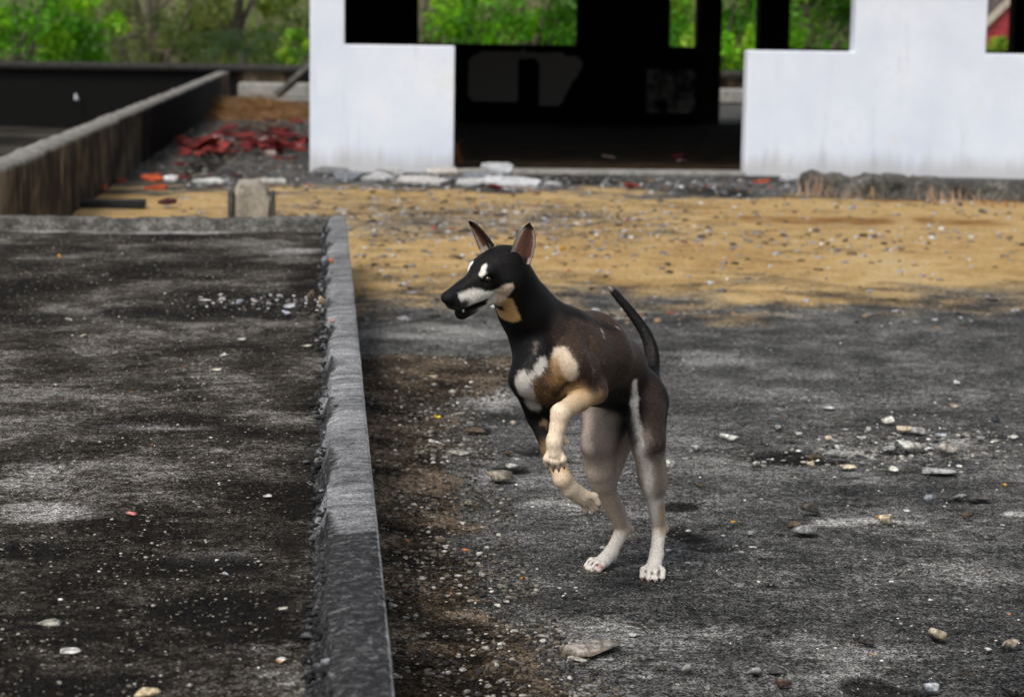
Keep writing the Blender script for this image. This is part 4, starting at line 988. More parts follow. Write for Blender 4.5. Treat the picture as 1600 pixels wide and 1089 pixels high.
ST = [
 (781, 746, 44, 24, 'angular wedge of grey brown stone on the dirt, left of the trailing paw', (.13, .115, .09), (.24, .21, .16)),
 (718, 707, 42, 13, 'broad flat pale stone, left of the raised paw and behind the wedge stone', (.26, .25, .22), None),
 (677, 712, 29, 9, 'flat grey stone between the kerb and the broad flat pale stone', (.22, .22, .21), None),
 (681, 690, 22, 10, 'blue grey stone with white top above the flat grey stone near the kerb', BLU, PALE),
 (643, 593, 25, 11, 'black rounded chunk on the dirt below the dog\'s chin', DRK, None), (605, 621, 26, 11, 'black flat chunk on the dirt close to the kerb', DRK, None),
 (676, 590, 17, 9, 'cream pebble in the dark dirt below the dog\'s nose', CRM, None), (622, 591, 16, 8, 'light grey pebble beside the black rounded chunk', PALE, None),
 (582, 584, 18, 13, 'cream stone touching the kerb beyond the dirt strip', CRM, None), (743, 673, 40, 13, 'dark mossy clump in front of the dog\'s chest', DRK, BRN),
 (802, 661, 11, 7, 'small cream pebble right of the dark mossy clump', CRM, None), (732, 787, 15, 11, 'small tilted grey brown stone below the wedge stone', (.2, .17, .13), None),
 (801, 729, 22, 10, 'grey flake leaning on dark debris above the wedge stone', GRY, PALE), (793, 709, 12, 10, 'small brown lump beside pale flakes above the wedge stone', BRN, None),
 (723, 818, 13, 8, 'small bright white pebble on the dirt below the trailing paw', PALE, None), (749, 866, 11, 7, 'white chip lying on the edge of the dirt strip', PALE, None),
 (766, 1044, 17, 18, 'cream pointed stone on the dirt at the bottom of the picture', CRM, BRN), (806, 1000, 25, 8, 'flat white flake at the limit of dirt and concrete', PALE, None),
 (906, 1030, 24, 10, 'knobbly white stone in front of the half buried slab', (.36, .33, .29), None), (640, 984, 13, 8, 'blue grey pebble on the brown dirt near the kerb', BLU, None),
 (726, 1000, 18, 6, 'thin flat pale stone on the gravelly dirt', (.3, .28, .25), None), (687, 845, 20, 14, 'grey brown lump among the gravel beside the kerb', (.15, .12, .09), None),
 (660, 851, 18, 10, 'pale stone among the gravel beside the kerb', PALE, None),
 (1140, 683, 28, 13, 'white oval flat stone right of the dog\'s thigh', (.58, .57, .53), None), (1086, 699, 13, 8, 'small white pebble just right of the dog\'s hind leg', (.5, .5, .48), None),
 (1047, 725, 16, 14, 'pale stone half hidden behind the near hind leg', PALE, None), (1296, 637, 19, 7, 'white flat pebble alone on the yard right of the dog\'s back', (.5, .5, .5), None),
 (1389, 657, 21, 14, 'pale pitted stone at the top of the rubble', PALE, None), (1418, 671, 34, 14, 'cream slab piece on grey rubble', CRM, (.5, .42, .3)), (1437, 673, 28, 15, 'grey lump under the cream slab piece', GRY, None),
 (1432, 699, 54, 24, 'largest pale grey rubble chunk of the yard', (.25, .24, .22), PALE), (1388, 701, 32, 15, 'dark hollowed stone left of the largest rubble chunk', (.09, .085, .075), GRY), (1480, 701, 30, 18, 'long pale chunk right of the largest rubble chunk', (.34, .31, .27), None),
 (1470, 736, 54, 14, 'wide flat grey slab below the rubble', (.22, .22, .22), (.3, .3, .29)), (1452, 780, 16, 15, 'blue grey round stone below the wide flat slab', BLU, (.36, .38, .42)), (1500, 777, 28, 14, 'black and grey rock right of the blue grey round stone', (.08, .08, .08), GRY),
 (1530, 779, 38, 14, 'long dark rock at the end of the black and grey rock', (.07, .065, .06), None), (1268, 794, 30, 23, 'dark rough rock standing on the yard right of the hind leg', DRK, (.07, .06, .05)), (1385, 811, 22, 17, 'rounded cream stone on a pale stained patch', CRM, None),
 (1515, 806, 20, 15, 'dark brown stone left of the pale patch at the right edge', BRN, None), (1258, 829, 44, 22, 'flat topped grey rock with dark broken sides below the dark rough rock', (.06, .055, .05), (.27, .27, .27)), (1240, 818, 26, 10, 'brown chunk behind the flat topped grey rock', BRN, None),
 (1468, 994, 32, 24, 'cream topped brown rock near the lower right corner', (.045, .032, .022), (.42, .35, .26)), (1579, 1007, 33, 19, 'cream topped black rock at the right edge', (.02, .017, .015), (.34, .28, .21)), (1353, 1004, 30, 13, 'dark jagged rock left of the cream topped brown rock', (.04, .035, .03), None),
 (1545, 1015, 14, 7, 'small pale pebble beside the cream topped black rock', PALE, None), (1215, 1049, 30, 14, 'dark grey slanted rock at the bottom middle right', (.06, .06, .058), None), (1225, 1068, 25, 16, 'reddish brown rock just below the dark grey slanted rock', (.085, .05, .035), None),
 (1182, 1051, 18, 16, 'two toned grey stone left of the dark grey slanted rock', (.04, .04, .035), GRY), (1073, 1046, 19, 19, 'rounded grey green stone at the bottom below the hind paws', (.09, .09, .075), GRY), (1033, 1043, 19, 10, 'dark green grey low stone left of the rounded stone at the bottom', (.055, .055, .045), None),
 (1458, 1076, 25, 17, 'blue white stone on the dark round stain at the bottom', (.18, .20, .24), (.45, .46, .48)), (1327, 729, 28, 8, 'thin cream flake lying left of the wide flat slab', CRM, (.5, .42, .3)), (1183, 726, 14, 13, 'black and white striped pebble on the left of the dark patch', DRK, PALE),
 (1275, 716, 30, 14, 'brown clod on the dark patch of the yard', BRN, None), (1198, 690, 16, 12, 'dark grey stone between white oval stone and dark patch', (.07, .07, .065), None), (1216, 668, 10, 8, 'small grey pebble above the dark grey stone', GRY, None),
 (1249, 678, 12, 7, 'small white pebble left of the rubble pebbles', PALE, None), (1295, 685, 13, 9, 'cream pebble pair member left of the rubble', CRM, None), (1344, 686, 11, 9, 'bright white pebble left of the hollowed stone', (.55, .55, .53), None), (1358, 671, 9, 8, 'tiny white pebble above the bright white pebble', PALE, None),
 (1470, 680, 20, 8, 'blue white flat pebble right of the rubble', (.38, .4, .43), None), (1533, 686, 14, 9, 'grey pebble near the right edge level with the rubble', GRY, None), (1585, 683, 18, 7, 'pale flat pebble at the right edge level with the rubble', PALE, None), (1557, 653, 15, 12, 'dark round stone near the right edge behind the rubble', (.06, .065, .07), None),
 (1491, 634, 17, 8, 'tan flat pebble on the yard behind the rubble', (.3, .26, .2), None), (1496, 598, 12, 8, 'white pebble far back on the right of the yard', (.5, .5, .48), None), (1267, 725, 12, 10, 'pale triangular chip on the front of the dark patch', CRM, None), (1396, 733, 16, 10, 'light stone chip left of the wide flat slab', PALE, None),
 (990, 992, 15, 8, 'white pebble beside the twig in the foreground', (.52, .51, .48), None), (1000, 1030, 9, 6, 'tiny dark stone near the half buried slab', DRK, None), (1365, 1023, 13, 7, 'tiny tan pebble below the dark jagged rock', (.32, .25, .16), None), (1173, 833, 13, 7, 'small grey stone left of the flat topped grey rock', GRY, None),
 (1092, 758, 12, 6, 'small brown stone right of the hind leg', BRN, None), (1550, 838, 14, 6, 'small dark stone near the right edge', DRK, None),
]
for px, py, wp, hp, lab, b, tp in ST:
    stone(px, py, wp, hp, lab, b, tp, group=GR, z=.004)
stone(925, 1018, 100, 26, 'half buried flat tan slab in front of the dog', (.16, .125, .085), (.25, .22, .19), z=0.002, flat=.022, group=GR)
for px, py, wp, hp, lab, b in [(684, 652, 15, 7, 'bright yellow scrap on the yard left of the dog', (.75, .50, .02)), (1372, 808, 9, 7, 'orange pebble touching the rounded cream stone', (.55, .27, .04)),
                               (1569, 758, 9, 6, 'orange pebble near the right edge below the rubble', (.55, .27, .04)), (1145, 815, 9, 5, 'orange pebble right of the near hind paw', (.55, .27, .04)), (814, 904, 6, 5, 'orange grain left of the far hind paw', (.55, .2, .04)),
                               (880, 388, 10, 8, 'yellow orange lump on the sand just right of the near ear', (.7, .36, .03)), (606, 648, 30, 4, 'pink strip of litter on the dirt along the kerb', (.55, .12, .14))]:
    stone(px, py, wp, hp, lab, b, None, 'scrap', .006, 4, .05, cat='scrap' if 'scrap' in lab or 'litter' in lab else 'stone')
# stones on the terrace
TS = [(447, 489, 16, 9, 'blue white stone in front of the pebble cluster on the terrace', (.42, .45, .52), None), (452, 478, 18, 9, 'light grey stone in the pebble cluster on the terrace', (.36, .37, .40), None), (438, 464, 12, 8, 'white stone at the back of the pebble cluster on the terrace', (.45, .45, .45), None),
      (398, 470, 12, 8, 'pinkish white pebble left of the cluster on the terrace', (.42, .36, .36), None), (375, 472, 13, 9, 'blue white pebble second left of the cluster on the terrace', (.4, .42, .48), None), (347, 468, 14, 10, 'pale pebble third left of the cluster on the terrace', (.38, .37, .34), None), (320, 469, 20, 5, 'row of pale chips at the left of the pebbles on the terrace', PALE, None),
      (482, 466, 12, 11, 'white stone at the right of the cluster beside the terrace kerb', (.48, .48, .5), None), (503, 470, 12, 16, 'cream crumb stone against the inner side of the kerb', (.34, .27, .19), None), (486, 462, 14, 18, 'brown crumb of mortar against the inner side of the kerb', (.10, .075, .05), None), (107, 500, 12, 7, 'white pebble alone on the left of the terrace', (.5, .49, .44), None),
      (130, 525, 15, 6, 'cream flat pebble on the left of the terrace below the dark band', (.42, .38, .3), None), (377, 531, 14, 7, 'white flat pebble below the cluster on the terrace', (.45, .44, .40), None), (349, 554, 13, 7, 'bright white chip on the terrace middle', (.55, .54, .5), None), (337, 577, 18, 6, 'flat cream flake on the terrace middle', (.4, .37, .3), None),
      (479, 540, 20, 5, 'long flat chip beside the terrace kerb', (.33, .31, .26), None), (206, 803, 18, 9, 'pink petal shaped flake on the terrace', (.62, .22, .20), None), (418, 775, 15, 6, 'white flake on the near part of the terrace', (.42, .41, .39), None), (352, 897, 12, 7, 'white round pebble on the near terrace', (.5, .51, .53), None),
      (442, 951, 16, 7, 'cream pebble near the kerb on the near terrace', (.45, .43, .36), None), (110, 1018, 34, 8, 'long white flake near the lower left corner', (.48, .47, .44), None), (231, 1085, 44, 24, 'blurred cream stone at the bottom edge of the terrace', (.42, .33, .19), (.5, .40, .25)), (440, 1032, 18, 10, 'orange white shard on the near terrace', (.5, .25, .12), PALE),
      (75, 973, 40, 12, 'pale flat flake at the lower left of the terrace', (.25, .235, .20), None), (92, 400, 6, 6, 'orange crumb on the far left of the terrace', (.5, .24, .03), None), (180, 552, 8, 5, 'small cream crumb on the left of the terrace', (.3, .27, .2), None), (508, 410, 12, 18, 'rounded grey pebble lodged in the kerb groove', (.16, .17, .19), None), (517, 408, 7, 10, 'orange chip on the top of the kerb', (.5, .16, .06), None),
      (519, 502, 10, 8, 'pink chip on the top of the kerb', (.5, .3, .26), None)]
for px, py, wp, hp, lab, b, tp in TS:
    z = KERB_Z-.004 if 'top of the kerb' in lab else DECK_Z+(.035 if ('kerb groove' in lab or 'inner side' in lab) else .002)
    stone(px, py, wp, hp, lab, b, tp, z=z, group='loose stones on the terrace')

# gravel, grit and crumbs: uncountable
MGR = m_tinted('gravel_stone', .92, 120, .5)
def gravel(name, label, P, S, C, flat=.55):
    n = len(P); base = I0[0]; k = len(base)
    a = rng.uniform(0, 6.283, n); ca, sa = np.cos(a), np.sin(a)
    V = base[None]*(1+rng.uniform(-.3, .3, (n, k, 1)))*S[:, None, None]*np.stack([rng.uniform(.7, 1.4, n), rng.uniform(.6, 1.1, n), rng.uniform(.5, 1.1, n)*flat], 1)[:, None]
    V = np.stack([V[..., 0]*ca[:, None]-V[..., 1]*sa[:, None], V[..., 0]*sa[:, None]+V[..., 1]*ca[:, None], V[..., 2]], -1)+P[:, None]
    Fs = np.array(I0[1])[None]+(np.arange(n)*k)[:, None, None]
    me = mesh_np(name, V.reshape(-1, 3), Fs.reshape(-1, 3)); cattr(me, 'tint', np.repeat(C, k, 0))
    return tag(link(name, me, MGR), label, 'gravel', None, 'stuff')
def cols(n, pal, wts, var=.35):
    pal = np.array(pal); return pal[rng.choice(len(pal), n, p=np.array(wts)/sum(wts))]*rng.uniform(1-var, 1+var, (n, 1))
def yard_pts(X, Y, S): return np.stack([X, Y, yard_z(X, Y)+S*.15], 1)
GP = [(.045, .036, .026), (.10, .085, .065), (.20, .185, .16), (.36, .34, .30), (.03, .028, .026), (.30, .12, .05)]
n = 15000; Y = rng.uniform(3.0, lim[-1, 1]+.1, n); xb = np.interp(Y, lim[:, 1], lim[:, 0])
X = KERB_X+(xb-KERB_X+.10)*rng.uniform(0, 1, n)**.8; keep = rng.uniform(size=n) < .25+.75*sstep(.42, .62, fbm(X*5, Y*4, 91, 3)); X, Y = X[keep], Y[keep]
S = .0018+.0090*rng.uniform(0, 1, len(X))**3.2
gravel('gravel', 'brown grey gravel drifted along the kerb of the terrace', yard_pts(X, Y, S), S, cols(len(X), GP, (5, 5, 3, 1.3, 4, .05)))
n = 16000; u = rng.uniform(0, 1, n); Y = 3.0+6.6*u; X = rng.uniform(.1, 3.2, n)*(.35+.65*u)+.0; cl = fbm(X*2.2, Y*1.6, 95, 3)
rub = on(1400, 700); near = np.exp(-((X-rub[0])/.55)**2-((Y-rub[1])/.45)**2); near = np.maximum(near, .7*np.exp(-((X-on(1240, 715)[0])/.3)**2-((Y-on(1240, 715)[1])/.25)**2)); keep = (rng.uniform(size=n) < .12+.5*sstep(.5, .7, cl)+.9*near); X, Y, near = X[keep], Y[keep], near[keep]
S = .0014+.0050*rng.uniform(0, 1, len(X))**4+.011*near*rng.uniform(0, 1, len(X))**2.6
gravel('grit', 'scattered grit and crumbs over the grey concrete yard', yard_pts(X, Y, S), S, cols(len(X), GP+[(.62, .61, .58)], (3, 4, 5, 3, 4, .1, 2)))
n = 22000; Y = rng.uniform(9.0, 18.6, n); X = rng.uniform(-1.2, 6.8, n)
dens = .10+.85*np.exp(-((X-1.3)/1.7)**2-((Y-14.0)/1.9)**2)+.5*sstep(16.3, 17.2, Y)+.35*sstep(.5, .68, fbm(X*1.5, Y, 97, 3)); keep = rng.uniform(size=n) < dens*.85; X, Y = X[keep], Y[keep]
S = .004+.024*rng.uniform(0, 1, len(X))**3.2
gravel('pebbles', 'grey and white pebbles strewn over the yellow sand', yard_pts(X, Y, S), S, cols(len(X), [(.30, .30, .31), (.16, .155, .15), (.5, .5, .5), (.03, .028, .025), (.20, .13, .07), (.30, .05, .03)], (4, 5, 1.4, 4, 3, .35)))
n = 5000; X = rng.uniform(-1.7, .0, n); Y = rng.uniform(18.2, 38, n); S = .006+.03*rng.uniform(0, 1, n)**3
gravel('rubble', 'dark grey rubble beside the dividing wall', yard_pts(X, Y, S), S, cols(n, [(.10, .09, .08), (.05, .045, .04), (.22, .20, .18), (.16, .09, .05)], (4, 4, 2, 1)))
n = 14000; Y = 2.7+(KERB_Y-3)*rng.uniform(0, 1, n)**1.0; X = -.1-rng.uniform(0, 1, n)*(.25+.16*Y); S = .0012+.0042*rng.uniform(0, 1, n)**4
gravel('terrace_grit', 'fine grit and crumbs on the dark terrace', np.stack([X, Y, DECK_Z+S*.2], 1), S, cols(n, GP+[(.5, .49, .46)], (4, 5, 5, 2, 4, .1, .5)))
rc = [on(1430, 700), on(1250, 715), on(1340, 700), on(800, 715), on(1120, 850)]
n = 420; k = rng.choice(5, n, p=(.42, .2, .16, .12, .10)); X = np.array(rc)[k, 0]+rng.normal(size=n)*.14; Y = np.array(rc)[k, 1]+rng.normal(size=n)*.12; S = .003+.010*rng.uniform(0, 1, n)**2.2
gravel('flakes', 'flat angular concrete flakes and dark crust crumbs around the rubble', yard_pts(X, Y, S), S, cols(n, [(.30, .29, .27), (.50, .48, .44), (.12, .115, .11), (.022, .02, .018)], (4, 2.5, 3, 4)), .35)
q0, q1 = on(230, 468, DECK_Z), on(505, 478, DECK_Z); n = 1500; u = rng.uniform(0, 1, n)**.6; X = q0[0]+(q1[0]-q0[0])*u; Y = q0[1]+(q1[1]-q0[1])*u+rng.normal(size=n)*.13; S = .0025+.009*rng.uniform(0, 1, n)**3.5
gravel('debris_line', 'dark dirt and pale chips in a line across the far part of the terrace', np.stack([X, Y, DECK_Z+S*.2], 1), S, cols(n, [(.012, .010, .009), (.03, .026, .022), (.10, .09, .08), (.45, .45, .46)], (6, 4, 2, 1)))
n = 3000; Y = rng.uniform(2.7, KERB_Y-.2, n); Y = Y[rng.uniform(size=n) < .2+.8*sstep(.42, .58, fbm(Y*1.6, Y*0, 71, 3))]; n = len(Y); X = KERB_X-.092-.022-rng.normal(size=n)*.014; S = .002+.012*rng.uniform(0, 1, n)**3
gravel('mortar_crumbs', 'dark crumbs of mortar along the inner side of the kerb', np.stack([X, Y, DECK_Z+.01+np.clip((X-KERB_X+.125)*1.2, -.01, .05)+rng.uniform(-.006, .012, n)], 1), S, cols(n, [(.010, .010, .010), (.028, .028, .029), (.075, .075, .08), (.19, .19, .2)], (5, 4, 2, .5)))

# ------------------------------------------------------------------ broken roof tiles
MTI = m_tinted('fired_clay', .75, 30, .4)
def tile_mesh(seed, L, W, tint, thick=.014, curl=.25):
    g = np.random.default_rng(seed); m = 9; a = np.sort(g.uniform(0, 6.283, m)); r = g.uniform(.75, 1.0, m)
    out = [(L/2*r[i]*np.sign(math.cos(a[i]))*abs(math.cos(a[i]))**.7, W/2*r[i]*np.sign(math.sin(a[i]))*abs(math.sin(a[i]))**.7) for i in range(m)]
    f = lambda x, y: curl*(x*x)/L*1.0
    V = [(x, y, f(x, y)) for x, y in out]+[(x, y, f(x, y)+thick) for x, y in out]+[(0, 0, 0), (0, 0, thick)]
    Fs = [(i, (i+1) % m, m+(i+1) % m, m+i) for i in range(m)]
    me = bpy.data.meshes.new('tile'); me.from_pydata(V, [], Fs+[(2*m, (i+1) % m, i) for i in range(m)]+[(2*m+1, m+i, m+(i+1) % m) for i in range(m)]); me.update()
    cattr(me, 'tint', np.tile(np.array(tint), (len(V), 1))*g.uniform(.75, 1.25, (len(V), 1))); return me
REDS = [(.15, .016, .013), (.10, .010, .011), (.055, .008, .008), (.19, .030, .022)]
tiles = [tile_mesh(300+i, .22+.05*(i % 3), .15+.03*(i % 2), REDS[i % 4] if i != 6 else (.30, .22, .21), .016, .25 if i % 2 else -.2) for i in range(8)]
lab = 'broken dark red roof tile in the heap between dividing wall and white building'
i = 0
for q in range(90):
    g = np.random.default_rng(500+q); u = g.uniform(0, 1); px = 285+190*u; py = 245-28*g.uniform(0, 1)**.8
    if px < 330: py = max(py, 226)
    p = on(px, py); o = link('roof_tile', tiles[q % 8], MTI)
    lay = g.integers(0, 4) if 320 < px < 460 else 0
    o.location = (p[0], p[1], .012+.035*lay); o.rotation_euler = (g.normal()*.25, g.normal()*.25, g.uniform(0, 6.28)); tag(o, lab, 'roof tile', 'heap of broken red roof tiles')
for px, py, L, W, tilt, label in [(237, 288, .26, .2, .35, 'bright red tile piece tilted beside the dividing wall, largest of the near pieces'), (160, 303, .09, .09, .4, 'small orange red tile piece against the foot of the dividing wall'), (243, 304, .22, .14, .12, 'flat orange red tile piece between the largest near piece and the black plank'),
                                  (262, 327, .18, .12, .2, 'red tile piece nearest the terrace, right of the black plank'), (288, 285, .10, .08, .1, 'small red tile piece touching a white plaster piece'), (281, 264, .10, .10, .15, 'small red tile piece alone behind the white plaster piece'), (192, 291, .14, .10, .1, 'dull brown red tile shard at the foot of the dividing wall'),
                                  (370, 283, .12, .08, .2, 'red tile shard just left of the round topped block'), (447, 256, .34, .14, .05, 'long red tile lying below the heap close to the white building'), (425, 193, .30, .14, .05, 'red tile behind the heap near the brown dry grass'), (463, 196, .32, .2, .2, 'red tile behind the heap touching the white building'),
                                  (773, 302, .12, .10, .6, 'dark red tile shard standing on the sand below the doorway'), (987, 300, .12, .10, .5, 'dark red shard on the rubble before the doorway'), (1190, 293, .16, .10, .3, 'orange red shard left of the broken concrete beam'), (886, 283, .08, .07, .2, 'small red shard by the threshold')]:
    p = on(px, py); o = link('roof_tile', tile_mesh(int(px), L, W, (.40, .07, .02) if 'orange' in label or 'bright' in label else REDS[int(px) % 4], .02, .3), MTI)
    o.location = (p[0], p[1], .03+L*.12*tilt); o.rotation_euler = (-tilt*.6, tilt*.5, px); tag(o, label, 'roof tile', 'scattered pieces of red roof tile')
for px, py, L in ((1060, 250, .4), (1070, 259, .3), (950, 252, .2)):
    p = on(px, py); o = link('roof_tile', tiles[int(px) % 8], MTI); o.location = (p[0], p[1], .04); o.rotation_euler = (.1, .1, px); tag(o, {1060: 'long red tile farther in on the dark floor inside the doorway', 1070: 'red tile piece nearest the threshold inside the doorway', 950: 'small red tile piece at the left on the floor inside the doorway'}[px], 'roof tile')

# pale plaster and stone slabs at the foot of the white wall
def slab(px, py, wpx, hpx, tint, label, name='plaster_slab', thick=.025, tilt=0.0, dp=None):
    p = on(px, py); s = scale_at(p); L = wpx/s; W = dp or min(L*.75, .30)
    o = link(name, tile_mesh(int(px*3+py), L, W, tint, thick, .02), MSTONE); o.location = (p[0], p[1], .004+abs(tilt)*W*.42); o.rotation_euler = (tilt, .04*math.sin(px), .5*math.sin(px*3))
    return tag(o, label, 'slab', 'pale broken slabs by the white wall')
LS, SL = (.34, .34, .335), (.16, .17, .19)
for a in [(515, 274, 66, 10, (.16, .16, .16), 'dark grey slab at the left foot of the white wall'), (545, 283, 70, 9, SL, 'slate grey slab lying left under the white wall'), (590, 283, 76, 10, LS, 'wide pale slab under the white wall'), (612, 274, 56, 8, (.36, .36, .35), 'pale slab touching the white wall, behind the wide one'),
          (655, 289, 96, 10, (.44, .42, .40), 'longest cream slab in front of the white wall'), (690, 273, 60, 8, (.40, .37, .33), 'tan slab at the right corner of the white wall'), (712, 284, 40, 8, (.12, .12, .13), 'black slab between the long cream and the blue grey slab'), (748, 286, 60, 12, SL, 'blue grey slab leaning in the slab heap'),
          (782, 276, 64, 14, (.38, .39, .40), 'raised square grey slab on the threshold'), (800, 291, 110, 10, (.46, .46, .47), 'broad white slab at the front of the heap'), (865, 292, 34, 6, LS, 'small white slab at the right end of the heap'), (735, 291, 50, 9, (.45, .44, .42), 'pale slab below the blue grey slab'),
          (330, 287, 60, 7, (.5, .49, .46), 'thin cream sheet left of the round topped block'), (430, 287, 56, 8, (.5, .48, .44), 'cream sheet right of the round topped block'), (268, 285, 28, 9, (.6, .59, .57), 'white plaster piece beside the bright red tile'), (1230, 284, 46, 8, (.40, .41, .43), 'thin pale slab left of the broken concrete beam')]:
    slab(*a, thick=.04 if 'raised' in a[5] else .022, tilt=.32 if ('lean' in a[5] or 'raised' in a[5] or 'plaster piece' in a[5]) else (.08 if 'sheet' in a[5] else .19))

# round topped concrete block
bp = on(394, 334); bp[1] = 14.35; bx = float(at(394, 320, bp[1])[0]); blk = empty('round_topped_block', (bx, bp[1], 0)); tag(blk, 'weathered round topped concrete block standing just beyond the terrace', 'concrete block')
MBL = m_concrete('block_concrete', (.10, .09, .075), (.27, .245, .20), (.46, .41, .32), (1, 1, 1), 7, .7, .9)
MBD = m_concrete('dark_slab', (.02, .02, .018), (.06, .058, .05), (.14, .13, .12), (1, 1, 1), 7, .7, .9)
arc = [(-.115, -.03)]+[(-.115*math.cos(t)*(1.0), .155+.10*math.sin(t)) for t in np.linspace(0, math.pi, 11)]+[(.115, -.03)]
V = []; na = len(arc); g = np.random.default_rng(77)
for yq in np.linspace(-.14, .14, 9):
    e_ = 1-.10*(abs(yq)/.14)**4
    for ax0, az0 in arc:
        j_ = g.normal(size=3)*.006 if az0 > 0 else np.zeros(3); V.append((ax0*e_+j_[0]+(.012 if az0 > .2 and ax0 > .03 else 0), yq+j_[1], az0*e_+j_[2]-(.018 if ax0 > .06 and az0 > .15 else 0)))
Fq = [(i*na+j, i*na+(j+1) % na, (i+1)*na+(j+1) % na, (i+1)*na+j) for i in range(8) for j in range(na)]
me = bpy.data.meshes.new('core'); me.from_pydata(V, [], Fq+[tuple(range(na-1, -1, -1)), tuple(range(8*na, 9*na))]); me.update(); link('core', me, MBL, blk)
poly_obj('side_slab', box(-.158, -.118, -.12, .12, -.03, .18), MBD, blk, .012); poly_obj('side_slab', box(.118, .153, -.12, .12, -.03, .175), MBD, blk, .012)
# black plank, leaning beam
p = on(172, 326); s = scale_at(p)
o = poly_obj('black_plank', box(-52/s, 54/s, -.08, .10, 0, .055), m_plain('tarred_wood', (.010, .010, .010), .7, .3, 8), None, .006); o.location = (p[0], p[1]+.05, .0); o.rotation_euler = (0, -.02, .02)
tag(o, 'black flat plank on the ground at the foot of the dividing wall', 'plank')
a, b = at(432, 150, 37.0), at(492, 98, 37.0)
o = poly_obj('leaning_beam', tube([a-a, (b-a)*1.25], [.075, .075], 4), MBD, None, .01); o.location = a.tolist(); tag(o, 'dark beam leaning up to the white building from the far ground', 'beam')
# small white thing on the pit wall
p = at(120, 152, 39.85); o = link('white_cup', rock_mesh(5, (.085, .08, .13), 4, .03, None, (.6, .62, .66)), MSTONE); o.location = (p[0], p[1], p[2]-.065); tag(o, 'small bright white lump on the black back wall of the pit', 'lump')

# broken concrete beam at the right wall foot
MBB = m_concrete('mossy_beam', (.022, .021, .018), (.095, .09, .08), (.30, .29, .26), (1, 1, 1), 3.5, 1.0, .95, .03)
xs = seq((3.88, 9, .022)); V = []
y_l, y_r = float(on(1270, 306)[1]), float(on(1600, 322)[1]); K = 8
for x in xs:
    n = lambda f, s: float(fbm(np.array(x*f), np.array(s*1.3), s, 4)-.5)
    yb = y_l+(y_r-y_l)*(x-3.88)/2.2 if x < 6.1 else y_r
    h = (.165+n(2.2, 201)*.10+n(9, 202)*.05)*(1 if x > 3.95 else 1.15)
    for j, (dy, z) in enumerate([(0, -.02), (.03, h*.35), (.02, h*.72), (.09, h*.98), (.22, h*1.03), (.36, h*.98), (.48, h*.8), (.52, -.02)]):
        V.append((x+n(13, 220+j)*.06, yb+dy+n(6, 210+j)*.12+n(24, 240+j)*.06, z+(n(15, 230+j)*.05+n(31, 250+j)*.03)*(j not in (0, 7))))
Fq = [(i*K+j, (i+1)*K+j, (i+1)*K+j+1, i*K+j+1) for i in range(len(xs)-1) for j in range(K-1)]+[(0, 1, 6, 7), (1, 2, 5, 6), (2, 3, 4, 5)]
tag(link('broken_beam', mesh_np('broken_beam', V, Fq), MBB), 'crumbled mossy concrete beam lying along the foot of the right white wall', 'beam')
# dry grass: tufts and mound
def tuft(px, py, n, hgt, wid, tint, label, name='dry_grass', z=0.0, group=None, lean=.35):
    p = on(px, py, z); g = np.random.default_rng(int(px+py)); V, T = [], []
    for q in range(n):
        b = np.array((g.normal()*wid*.4, g.normal()*wid*.25, 0)); d = np.array((g.normal()*lean, g.normal()*lean, 1))*hgt*g.uniform(.4, 1.1)
        m = b+d*.55; e = b+d+np.array((g.normal()*.3, 0, -.15))*hgt*.6; s = np.array((.0035+.002*g.uniform(), 0, 0))
        n0 = len(V); V += [b-s, b+s, m+s*.7, m-s*.7, m-s*.7, m+s*.7, e+s*.1, e-s*.1]; T += [np.array(tint)*g.uniform(.6, 1.3)]*8
    me = mesh_np(name, V, np.arange(len(V)).reshape(-1, 4)); cattr(me, 'tint', np.array(T)); o = link(name, me, ML); o.location = p.tolist(); return tag(o, label, 'grass', group, 'stuff')
DG = (.42, .27, .17)
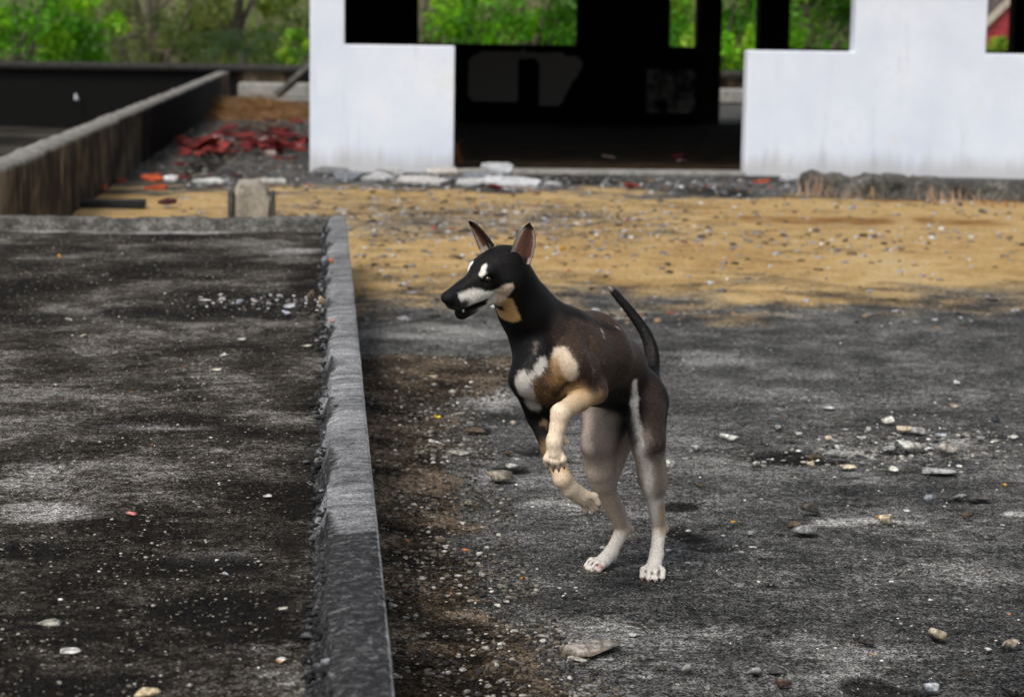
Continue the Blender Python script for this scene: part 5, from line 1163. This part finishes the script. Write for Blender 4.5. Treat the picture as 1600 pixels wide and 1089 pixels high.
for px, py, n, h, w_, t_, l in [(1290, 306, 45, .2, .3, (.40, .26, .19), 'pinkish dry grass tuft at the left end of the broken beam'), (1325, 310, 22, .12, .3, (.36, .24, .17), 'low dry grass beside the left end of the broken beam'), (1372, 308, 26, .18, .22, (.50, .30, .12), 'orange dry grass tuft before the middle of the beam'), (1478, 316, 36, .16, .25, (.46, .31, .22), 'pale dry grass tuft at the right part of the beam'),
                                (1580, 322, 24, .08, .4, (.45, .2, .06), 'low rusty grass at the right end of the beam'), (720, 262, 10, .35, .05, (.2, .08, .03), 'single dry stalk just inside the doorway')]: tuft(px, py, n, h, w_, t_, l)
mp = on(410, 178); n = 2600; X = mp[0]+rng.normal(size=n)*.42; Y = mp[1]+rng.normal(size=n)*1.3
X = np.clip(X, WX+.03, -.2); hz_ = .16*np.exp(-((X-mp[0]+.15)/.55)**2-((Y-mp[1])/1.6)**2); d = rng.normal(size=(n, 3))*np.array((.22, .22, .07)); P = np.stack([X, Y, hz_+.01], 1); s = np.tile(np.array((.006, 0, .004)), (n, 1))
V = np.stack([P-s, P+s, P+d+s*.3, P+d-s*.3], 1).reshape(-1, 4*3).reshape(-1, 3); me = mesh_np('dry_thatch', V, np.arange(4*n).reshape(-1, 4)); cattr(me, 'tint', np.repeat(np.array((.21, .105, .04))*rng.uniform(.5, 1.4, (n, 1)), 4, 0))
tag(link('dry_thatch', me, ML), 'low mound of brown dry grass beside the end of the dividing wall', 'grass', None, 'stuff')
# twigs
MTW = m_plain('twig', (.03, .022, .016), .8, .3, 40)
for (a, b, r, l) in [((986, 974), (1012, 990), .0022, 'short dark twig lying beside a white pebble in the foreground'), ((1487, 1056), (1526, 1058), .0024, 'dark twig lying left of the lower right corner'), ((760, 812), (800, 803), .0014, 'thin twig on the yard below the trailing paw'), ((590, 696), (616, 702), .0022, 'reddish twig on the dirt beside the kerb')]:
    p, q = on(*a, .006), on(*b, .006); m_ = (p+q)/2+np.array((.004, .006, .006)); o = poly_obj('twig', tube([p-p, m_-p, q-p], [r, r*.9, r*.5], 6), MTW); o.location = p.tolist(); tag(o, l, 'twig')
scn.cycles.max_bounces = 6; scn.cycles.diffuse_bounces = 3; scn.cycles.glossy_bounces = 2; scn.cycles.transmission_bounces = 3
